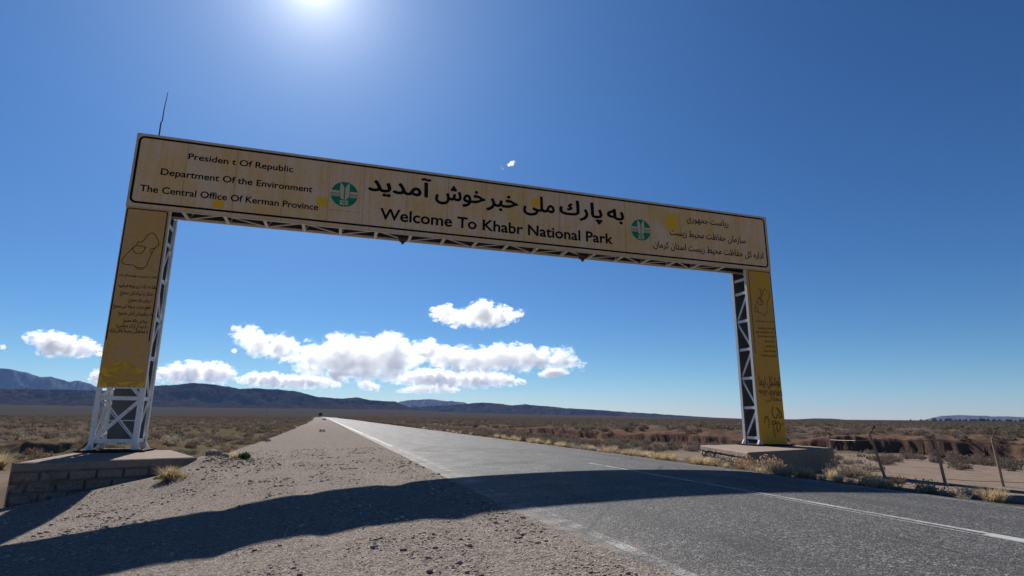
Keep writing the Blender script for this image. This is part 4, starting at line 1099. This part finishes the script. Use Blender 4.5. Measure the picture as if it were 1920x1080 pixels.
def in_view(x, y, pad=1.0):
    az = np.degrees(np.arctan2(x, y)); return (az > -25 - pad) & (az < 60 + pad)
BLK = [(-7.7, -2.9, 17.4, 24.9), (14.4, 22.2, 17.6, 26.5)]
def free(x, y):
    xr = x - bend(y); ok = (xr < 2.3) | (xr > 10.75)
    for a, b_, c_, d in BLK: ok &= ~((x > a) & (x < b_) & (y > c_) & (y < d))
    return ok
# --- scatter of the steppe: candidates over the whole view, thinned by ground type
rng = np.random.default_rng(5)
def cand(n, r0, r1):
    r = np.sqrt(rng.uniform(r0 * r0, r1 * r1, n)); a = np.radians(rng.uniform(-27, 62, n))
    return r * np.sin(a), r * np.cos(a)
px_, py_ = [], []
for r0, r1, dens in ((9, 60, .62), (60, 140, .42), (140, 330, .20), (330, 800, .05)):
    area = math.radians(89) / 2 * (r1 * r1 - r0 * r0); x, y = cand(int(area * dens), r0, r1); px_.append(x); py_.append(y)
px_ = np.concatenate(px_); py_ = np.concatenate(py_)
pz_, a_gr, a_sa, a_ba, a_gn, xb_ = terrain(px_, py_, False)
cl = fbm2(px_ / 7, py_ / 7, 3, 91)
xr_ = px_ - bend(py_)
keep_p = (1 - a_gr * .985) * (1 - a_sa * .95) * np.clip(.55 + 1.1 * cl, .08, 1)
keep_p *= np.where((px_ > 9) & (px_ < xb_ + .5) & (px_ > xb_ - 1.0), .06, 1)               # bare bank face
keep_p *= np.where((xr_ > 10) & (xr_ < 18) & (py_ < 34), 0, np.where((xr_ > 10) & (xr_ < 12) & (py_ < 60), .3, 1))
keep_p *= np.where((xr_ < 3) & (py_ < 24), 0, 1)
keep = (rng.uniform(0, 1, len(px_)) < keep_p) & free(px_, py_)
# a few shrubs on the mound in the wash and in the dry channel
ex = np.concatenate([rng.normal(37, 3.0, 60), rng.uniform(22, 44, 30)]); ey = np.concatenate([rng.normal(27, 1.4, 60), rng.uniform(20, 34, 30)])
ok = free(ex, ey) & (ex < np.interp(ey, BANK_Y, BANK_X) - .5)
X = np.concatenate([px_[keep], ex[ok]]); Y = np.concatenate([py_[keep], ey[ok]])
Z, gA, sA, bA, nA, _ = terrain(X, Y, False)
S = rng.uniform(.55, 1.25, len(X)) * np.where(np.hypot(X, Y) > 60, 1.25, 1.0); RZ = rng.uniform(0, 6.28, len(X))
is_green = (nA > .4) & (rng.uniform(0, 1, len(X)) < .42)
show = S / np.hypot(X, Y)
order = np.argsort(-np.where(is_green, -1, show))
n_ind = min(300, int((~is_green).sum()))
ind = order[:n_ind]
LAB = {'r': 'low grey-green dry shrub on the steppe right of the road', 'l': 'low grey-green dry shrub on the steppe left of the road'}
GRP = {'r': 'dry shrubs on the steppe right of the road', 'l': 'dry shrubs on the steppe left of the road'}
for k in ind:
    side = 'r' if X[k] - bend(Y[k]) > 6 else 'l'
    o = bpy.data.objects.new('steppe_shrub', steppe[int(rng.integers(0, len(steppe)))]); COL.objects.link(o)
    o.location = (X[k], Y[k], Z[k]); o.rotation_euler = (0, 0, RZ[k]); o.scale = (S[k], S[k], S[k] * rng.uniform(.8, 1.15))
    tag(o, LAB[side], 'shrub', GRP[side])
gi = np.where(is_green)[0]; gi = gi[np.argsort(-show[gi])]; gind = gi[:120]
for k in gind:
    o = bpy.data.objects.new('green_shrub', greenm[int(rng.integers(0, 4))]); COL.objects.link(o)
    o.location = (X[k], Y[k], Z[k]); o.rotation_euler = (0, 0, RZ[k]); o.scale = (S[k] * .8, S[k] * .8, S[k] * .65)
    tag(o, 'yellow-green low shrub below the left road shoulder', 'shrub', 'yellow-green shrubs left of the road')

def scatter(name, protos, xs, ys, zs, sc, rz, label, cat):
    """one object: points carrying instances of the given meshes"""
    me = bpy.data.meshes.new(name); me.vertices.add(len(xs)); me.vertices.foreach_set('co', np.stack([xs, ys, zs], -1).astype(np.float32).ravel())
    for n, a in (('size', sc), ('turn', rz)):
        at = me.attributes.new(n, 'FLOAT', 'POINT'); at.data.foreach_set('value', np.asarray(a, np.float32))
    o = bpy.data.objects.new(name, me); COL.objects.link(o)
    pc = bpy.data.collections.new(name + '_kinds')
    for p_ in protos:
        po = bpy.data.objects.new(p_.name, p_); pc.objects.link(po)
    g = bpy.data.node_groups.new(name, 'GeometryNodeTree')
    g.interface.new_socket('Geometry', in_out='INPUT', socket_type='NodeSocketGeometry'); g.interface.new_socket('Geometry', in_out='OUTPUT', socket_type='NodeSocketGeometry')
    N = g.nodes.new; i_ = N('NodeGroupInput'); o_ = N('NodeGroupOutput')
    ci = N('GeometryNodeCollectionInfo'); ci.inputs['Collection'].default_value = pc; ci.inputs['Separate Children'].default_value = True; ci.inputs['Reset Children'].default_value = True
    ip = N('GeometryNodeInstanceOnPoints'); ip.inputs['Pick Instance'].default_value = True
    a1 = N('GeometryNodeInputNamedAttribute'); a1.data_type = 'FLOAT'; a1.inputs[0].default_value = 'size'
    a2 = N('GeometryNodeInputNamedAttribute'); a2.data_type = 'FLOAT'; a2.inputs[0].default_value = 'turn'
    cb = N('ShaderNodeCombineXYZ'); g.links.new(a2.outputs[0], cb.inputs[2])
    g.links.new(i_.outputs[0], ip.inputs['Points']); g.links.new(ci.outputs[0], ip.inputs['Instance'])
    g.links.new(a1.outputs[0], ip.inputs['Scale']); g.links.new(cb.outputs[0], ip.inputs['Rotation']); g.links.new(ip.outputs[0], o_.inputs[0])
    md = o.modifiers.new('scatter', 'NODES'); md.node_group = g
    return tag(o, label, cat, kind='stuff')
rest = np.setdiff1d(np.where(~is_green)[0], ind)
scatter('steppe_shrubs', steppe_far, X[rest], Y[rest], Z[rest], S[rest], RZ[rest], 'countless small grey shrubs dotting the plain to the horizon', 'shrubs')
gr_rest = np.setdiff1d(gi, gind)
if len(gr_rest): scatter('green_ground_cover', greenm, X[gr_rest], Y[gr_rest], Z[gr_rest], S[gr_rest] * .9, RZ[gr_rest], 'yellow-green ground cover left of the road', 'ground cover')

# --- dry grass along the right verge, one tuft each
rng = np.random.default_rng(8)
vy = np.concatenate([rng.uniform(7.5, 34, 165), rng.uniform(34, 70, 45)]); vx = 10.7 + np.abs(rng.normal(0, 1, 210)) * np.interp(vy, [7, 14, 40, 70], [1.2, 1.5, 1.3, 1.2])
ok = free(vx, vy) & in_view(vx, vy)
for x, y in zip(vx[ok], vy[ok]):
    dry = rng.uniform() < .6
    s = rng.uniform(.45, 1.15)
    if dry: put('dry_grass_tuft', tuft[int(rng.integers(0, 4))], x, y, s, rng.uniform(0, 6.3), 'straw-coloured grass tuft on the right road verge', 'grass tuft', 'straw grass tufts on the right verge')
    else: put('verge_shrub', verge[int(rng.integers(0, 3))], x, y, s * .9, rng.uniform(0, 6.3), 'small grey twiggy shrub on the right road verge', 'shrub', 'grey shrubs on the right verge')
# --- bushes on the rough ground behind the left base
rough = [plant_mesh('brown_bush', 310 + i, M_REDTWIG if i % 2 else M_VERGE, .42, .36, 160, 320, .06, .007, .4, hollow=.35) for i in range(4)]
rng = np.random.default_rng(31); k = 0
while k < 85:
    x = rng.uniform(-34, -8.5); y = rng.uniform(37, 62)
    if not (-27 < math.degrees(math.atan2(x, y)) < -8): continue
    s = rng.uniform(.5, 1.5); put('brown_bush', rough[int(rng.integers(0, 4))], x, y, s, rng.uniform(0, 6.3), 'brown-grey dry bush on the rough ground behind the left pillar', 'bush', 'brown-grey bushes behind the left pillar', .04); k += 1
# --- plants one can point at
put('tumbleweed', tumble[0], 12.45, 14.3, 1.45, .3, 'round tan tumbleweed before the right concrete base, the larger, paler of two', 'tumbleweed')
put('tumbleweed', tumble[1], 12.05, 14.85, 1.25, 1.9, 'orange-brown tumbleweed before the right concrete base, left of the paler one', 'tumbleweed')
put('grey_bush', plant_mesh('grey_bush', 331, M_STEPPE, .75, .78, 500, 600, .04, .004, .6), 18.4, 17.0, 1.15, .4, 'large grey twiggy bush at the right end of the right concrete base', 'bush')
put('green_shrub', greenm[1], 16.8, 14.8, 1.0, 2.2, 'yellow-green low shrub beside the large grey bush by the road', 'shrub')
put('thorn_bush', redm[1], 17.9, 14.8, .5, 2.2, 'dark red-brown thorn bush between the grey bush and the leaning fence post', 'bush')
put('grass_tuft', tuft_mesh('grass_tuft', 341, M_DRY, .34, .34, 520, .0035), -3.42, 16.5, 1.0, 0, 'pale straw grass tuft against the front of the left concrete base', 'grass tuft')
put('creeping_plant', plant_mesh('creeping_plant', 342, M_GREENLEAF, .42, .07, 30, 260, .05, .004, .2), -3.35, 16.35, 1.0, .5, 'flat grey-green plant at the foot of the pale grass tuft', 'plant')
put('dark_green_plant', plant_mesh('dark_green_plant', 343, M_DARKGREEN, .22, .22, 40, 420, .06, .006, 1.0), -2.18, 20.0, .8, 0, 'single dark green plant growing on the gravel lay-by', 'plant')
put('dry_grass_tuft', tuft[1], -2.6, 21.0, .8, 0, 'faint straw tuft on the gravel left of the dark green plant', 'grass tuft')
put('thorn_bush', redm[0], -13.2, 35.6, 1.25, .3, 'round red-brown bush behind the left end of the left concrete base', 'bush')
put('thorn_bush', redm[1], -11.0, 35.5, 1.05, 1.3, 'red-brown bush behind the foot of the left pillar', 'bush')
put('straw_clump', tuft_mesh('straw_clump', 344, M_DRY, .55, .6, 420, .008), -13.9, 33.0, 1.3, 0, 'yellow straw clump at the left picture edge behind the left base', 'grass clump')
put('straw_clump', tuft_mesh('straw_clump', 345, M_DRY, .45, .45, 300, .008), -7.75, 17.9, 1.0, 0, 'straw clump growing beside the left wall of the left concrete base', 'grass clump')

# ------------------------------------------------------------------ gravel and stones
m = Mat('stone', .95, .05); v = m.attr('tone'); p = m.pos()
c = m.mix(v, (.12, .095, .08), (.50, .425, .36)); c = m.mix(m.ramp(m.noise(p, 60, 3), [(.4, .3), (.6, 0)]), c, (.16, .12, .10)); m.color(c); M_STONE = m.m
rng = np.random.default_rng(17)
def stone_verts(n, seed):
    r = np.random.default_rng(seed); bm = bmesh.new(); bmesh.ops.create_icosphere(bm, subdivisions=1, radius=1)
    v = np.array([q.co[:] for q in bm.verts]); f = np.array([[q.index for q in t.verts] for t in bm.faces]); bm.free()
    kinds = [v * (1 + r.normal(0, .22, (len(v), 1))) * np.array([1, r.uniform(.6, .95), r.uniform(.3, .55)]) for _ in range(n)]
    return kinds, f
kinds, sf = stone_verts(16, 3)
def stones(xs, ys, size, name, tone):
    n = len(xs); k = rng.integers(0, len(kinds), n); ang = rng.uniform(0, 6.28, n)
    zs = terrain(xs, ys)[0]
    V = np.stack([kinds[i] for i in k]) * size[:, None, None]
    ca, sa = np.cos(ang)[:, None], np.sin(ang)[:, None]
    Vx = V[..., 0] * ca - V[..., 1] * sa + xs[:, None]; Vy = V[..., 0] * sa + V[..., 1] * ca + ys[:, None]; Vz = V[..., 2] + (zs + size * .18)[:, None]
    F = sf[None] + (np.arange(n) * V.shape[1])[:, None, None]
    return np_mesh(name, np.stack([Vx, Vy, Vz], -1).reshape(-1, 3), F.reshape(-1, 3), M_STONE, smooth=False, attrs=dict(tone=np.repeat(tone, V.shape[1])))
n = 78000
r = 3.6 * np.exp(rng.uniform(0, 1, n) ** .9 * math.log(26 / 3.6)); a = np.radians(rng.uniform(-28, 42, n)); gx_, gy_ = r * np.sin(a), r * np.cos(a)
_, gg, _, _, _, _ = terrain(gx_, gy_, False)
clump = fbm2(gx_ / .7, gy_ / .7, 3, 95)
okm = (rng.uniform(0, 1, n) > .85 * rut(gx_, gy_)) & (gg > .5) & (gx_ < road_edges(gy_)[0] + .05) & free(gx_ - .3, gy_) & (rng.uniform(0, 1, n) < np.clip(.42 + 1.9 * clump, .06, 1))
gx_, gy_ = gx_[okm], gy_[okm]
sz = np.exp(rng.normal(math.log(.0083), .58, len(gx_))) * np.clip(np.hypot(gx_, gy_) / 8, .8, 1.7); sz = np.clip(sz, .004, .05)
tn = np.clip(rng.normal(.62, .27, len(gx_)), 0, 1)
gme = stones(gx_, gy_, sz, 'gravel', tn)
tag(link('gravel', gme), 'loose grey and pinkish gravel covering the lay-by', 'gravel', kind='stuff')
# rubble heaped at the right end of the left base
n = 900; rx = rng.normal(-2.75, .6, n); ry_ = rng.normal(19.2, 1.0, n); ok = free(rx, ry_) | (rx > -3.1)
tag(link('rubble', stones(rx[ok], ry_[ok], np.clip(np.exp(rng.normal(math.log(.02), .5, ok.sum())), .008, .06), 'rubble', np.clip(rng.normal(.2, .15, ok.sum()), 0, 1))), 'dark rubble spilling from the right end of the left concrete base', 'rubble', kind='stuff')
for i, (x, y, s, t, lab) in enumerate(((.18, 4.35, .045, .12, 'dark loose stone alone on the gravel before the shadow'), (1.02, 5.55, .035, .1, 'small dark stone between the beam shadow and the road edge'), (-.72, 4.5, .04, .75, 'pale stone at the front of the gravel lay-by'),
                                   (-3.15, 20.6, .24, .35, 'lump of broken concrete at the right end of the left base'), (-2.85, 20.9, .15, .3, 'smaller concrete lump beside the larger one on the left base'), (-1.05, 18.2, .05, .1, 'dark pebble right of the dark green plant'))):
    bm = bmesh.new(); bmesh.ops.create_icosphere(bm, subdivisions=3, radius=1)
    for q in bm.verts:
        d = 1 + .35 * float(noise3(np.array([q.co[:]]) * 1.3 + i * 9, 5 + i)[0] - .5) + .25 * float(noise3(np.array([q.co[:]]) * 3 + i, 9 + i)[0] - .5); q.co = Vector((q.co.x * d, q.co.y * d * .8, q.co.z * d * .62)) * s
    me = bpy.data.meshes.new('loose_stone'); bm.to_mesh(me); bm.free(); me.materials.append(M_STONE)
    at = me.attributes.new('tone', 'FLOAT', 'POINT'); at.data.foreach_set('value', np.full(len(me.vertices), t, np.float32))
    o = bpy.data.objects.new('loose_stone', me); COL.objects.link(o); o.location = (x, y, zat(x, y) + s * .3); o.rotation_euler = (0, 0, i * 1.3)
    tag(o, lab, 'stone')

# ------------------------------------------------------------------ fence right of the road
m = Mat('weathered_wood', .85, .2); p = m.pos()
m.color(m.mix(m.noise(m.scale(p, (18, 18, 2)), 2, 6, .7), (.22, .14, .09), (.46, .33, .23))); M_WOOD = m.m
M_WIRE = plain_mat('rusty_wire', (.26, .2, .16), .6, .3, 20)
fence = tag(empty('post_and_wire_fence', (19, 14, -.7)), 'leaning rusty post and wire fence beside the sandy wash', 'fence')
posts = [((22.4, 21.45), (22.1, 21.4, .50), None), ((20.2, 17.15), (19.62, 17.1, .67), (19.95, 17.15, .95)), ((20.3, 15.0), (20.03, 14.98, .75), None), ((22.3, 14.5), (22.1, 14.48, .64), (22.4, 14.5, .95)), ((25.3, 13.8), (25.2, 13.8, .6), None)]
tops = []
for (bx, by), tp, arm in posts:
    zb_ = zat(bx, by) - .12; mb = MB()
    b0 = Vector((bx, by, zb_)); t0 = Vector(tp); mid = b0.lerp(t0, .5) + Vector((.012, 0, 0))
    mb.tube([b0, b0.lerp(t0, .25), mid, b0.lerp(t0, .8), t0], [.05, .046, .048, .044, .04], 8)
    po = mb.build('fence_post', M_WOOD, fence, smooth=False)
    if arm:
        ab = MB(); ab.tube([t0 - Vector((0, 0, .03)), Vector(arm)], [.018, .016], 6); ab.tube([Vector(arm) + Vector((-.03, 0, -.01)), Vector(arm) + Vector((.03, 0, .02))], [.03, .03], 6); ab.build('wire_arm', M_RUST, po)
    tops.append((b0, t0))
def wire(f, r, i0, i1, sag, dz=0):
    mb = MB()
    for (b0, t0), (b1, t1) in zip(tops[i0:i1], tops[i0 + 1:i1 + 1]):
        a = b0.lerp(t0, f); c = b1.lerp(t1, f)
        mb.tube([a.lerp(c, k / 8) - Vector((0, 0, sag * 4 * (k / 8) * (1 - k / 8))) for k in range(9)], r, 5)
    return mb.build('wire', M_WIRE, fence)
wire(.88, .016, 0, 4, .03); wire(.16, .008, 2, 4, .02); wire(.5, .004, 1, 4, .05)

# ------------------------------------------------------------------ far things
M_TDARK = plain_mat('dark_truck_body', (.02, .022, .026), .6, .2, 3)
M_TWHITE = plain_mat('pale_truck_frame', (.5, .5, .48), .5, .1, 3)
M_RUB = plain_mat('tyre_rubber', (.02, .02, .02), .9, .2, 5)
ty = 470.0; tx = 2.75 - 2.6 * ((ty - 150) / 370) ** 2 - 2.2; tz = .15
truck = tag(empty('truck', (tx, ty, tz)), 'tiny dark box truck far away at the end of the road', 'truck')
b = MB(); b.box((tx - 1.2, ty, tz + 1.0), (tx + 1.2, ty + 6.5, tz + 3.3)); b.build('cargo_box', M_TDARK, truck)
b = MB(); b.box((tx - 1.1, ty + 6.7, tz + .7), (tx + 1.1, ty + 8.4, tz + 2.3)); b.box((tx - 1.0, ty + 6.7, tz + 2.3), (tx + 1.0, ty + 7.9, tz + 2.9)); b.build('cab', M_TWHITE, truck)
b = MB(); b.box((tx - .9, ty + .1, tz + .7), (tx + .9, ty + 6.9, tz + .98)); b.box((tx - 1.15, ty - .08, tz + .45), (tx + 1.15, ty + .06, tz + .75)); b.build('chassis', M_TWHITE, truck)
for sx in (-1, 1):
    for yy in (1.4, 7.4):
        b = MB(); b.tube([(tx + sx * .75, ty + yy, tz + .5), (tx + sx * 1.1, ty + yy, tz + .5)], .5, 14); b.build('wheel', M_RUB, truck)
# thin pole on the plain left of the road
d = Vector((math.sin(R_(-4.72)), math.cos(R_(-4.72)), 0)) * 620
pl = tag(empty('utility_pole', (d.x, d.y, zat(d.x, d.y))), 'thin distant utility pole left of the road end', 'utility pole')
b = MB(); b.tube([(d.x, d.y, zat(d.x, d.y) - .5), (d.x, d.y, 7.2)], [.2, .14], 8); b.build('pole', M_WOOD, pl)
b = MB(); b.box((d.x - 1.0, d.y - .08, 6.5), (d.x + 1.0, d.y + .08, 6.68)); b.build('crossarm', M_WOOD, pl)
# far tree line in front of the mesa
rng = np.random.default_rng(23)
tr = [plant_mesh('far_tree', 360 + i, M_DARKGREEN, 2.4, 5.2, 40, 260, 1.1, .12, .3, hollow=.2) for i in range(3)]
n = 90; ta = np.radians(np.concatenate([rng.uniform(52.4, 61, 70), rng.normal(56.5, 1.2, 20)])); td = rng.uniform(2300, 2700, n)
xs, ys = td * np.sin(ta), td * np.cos(ta)
scatter('far_trees', tr, xs, ys, terrain(xs, ys)[0], rng.uniform(.6, 1.7, n), rng.uniform(0, 6, n), 'thin dark line of trees on the right horizon before the mesa', 'trees')
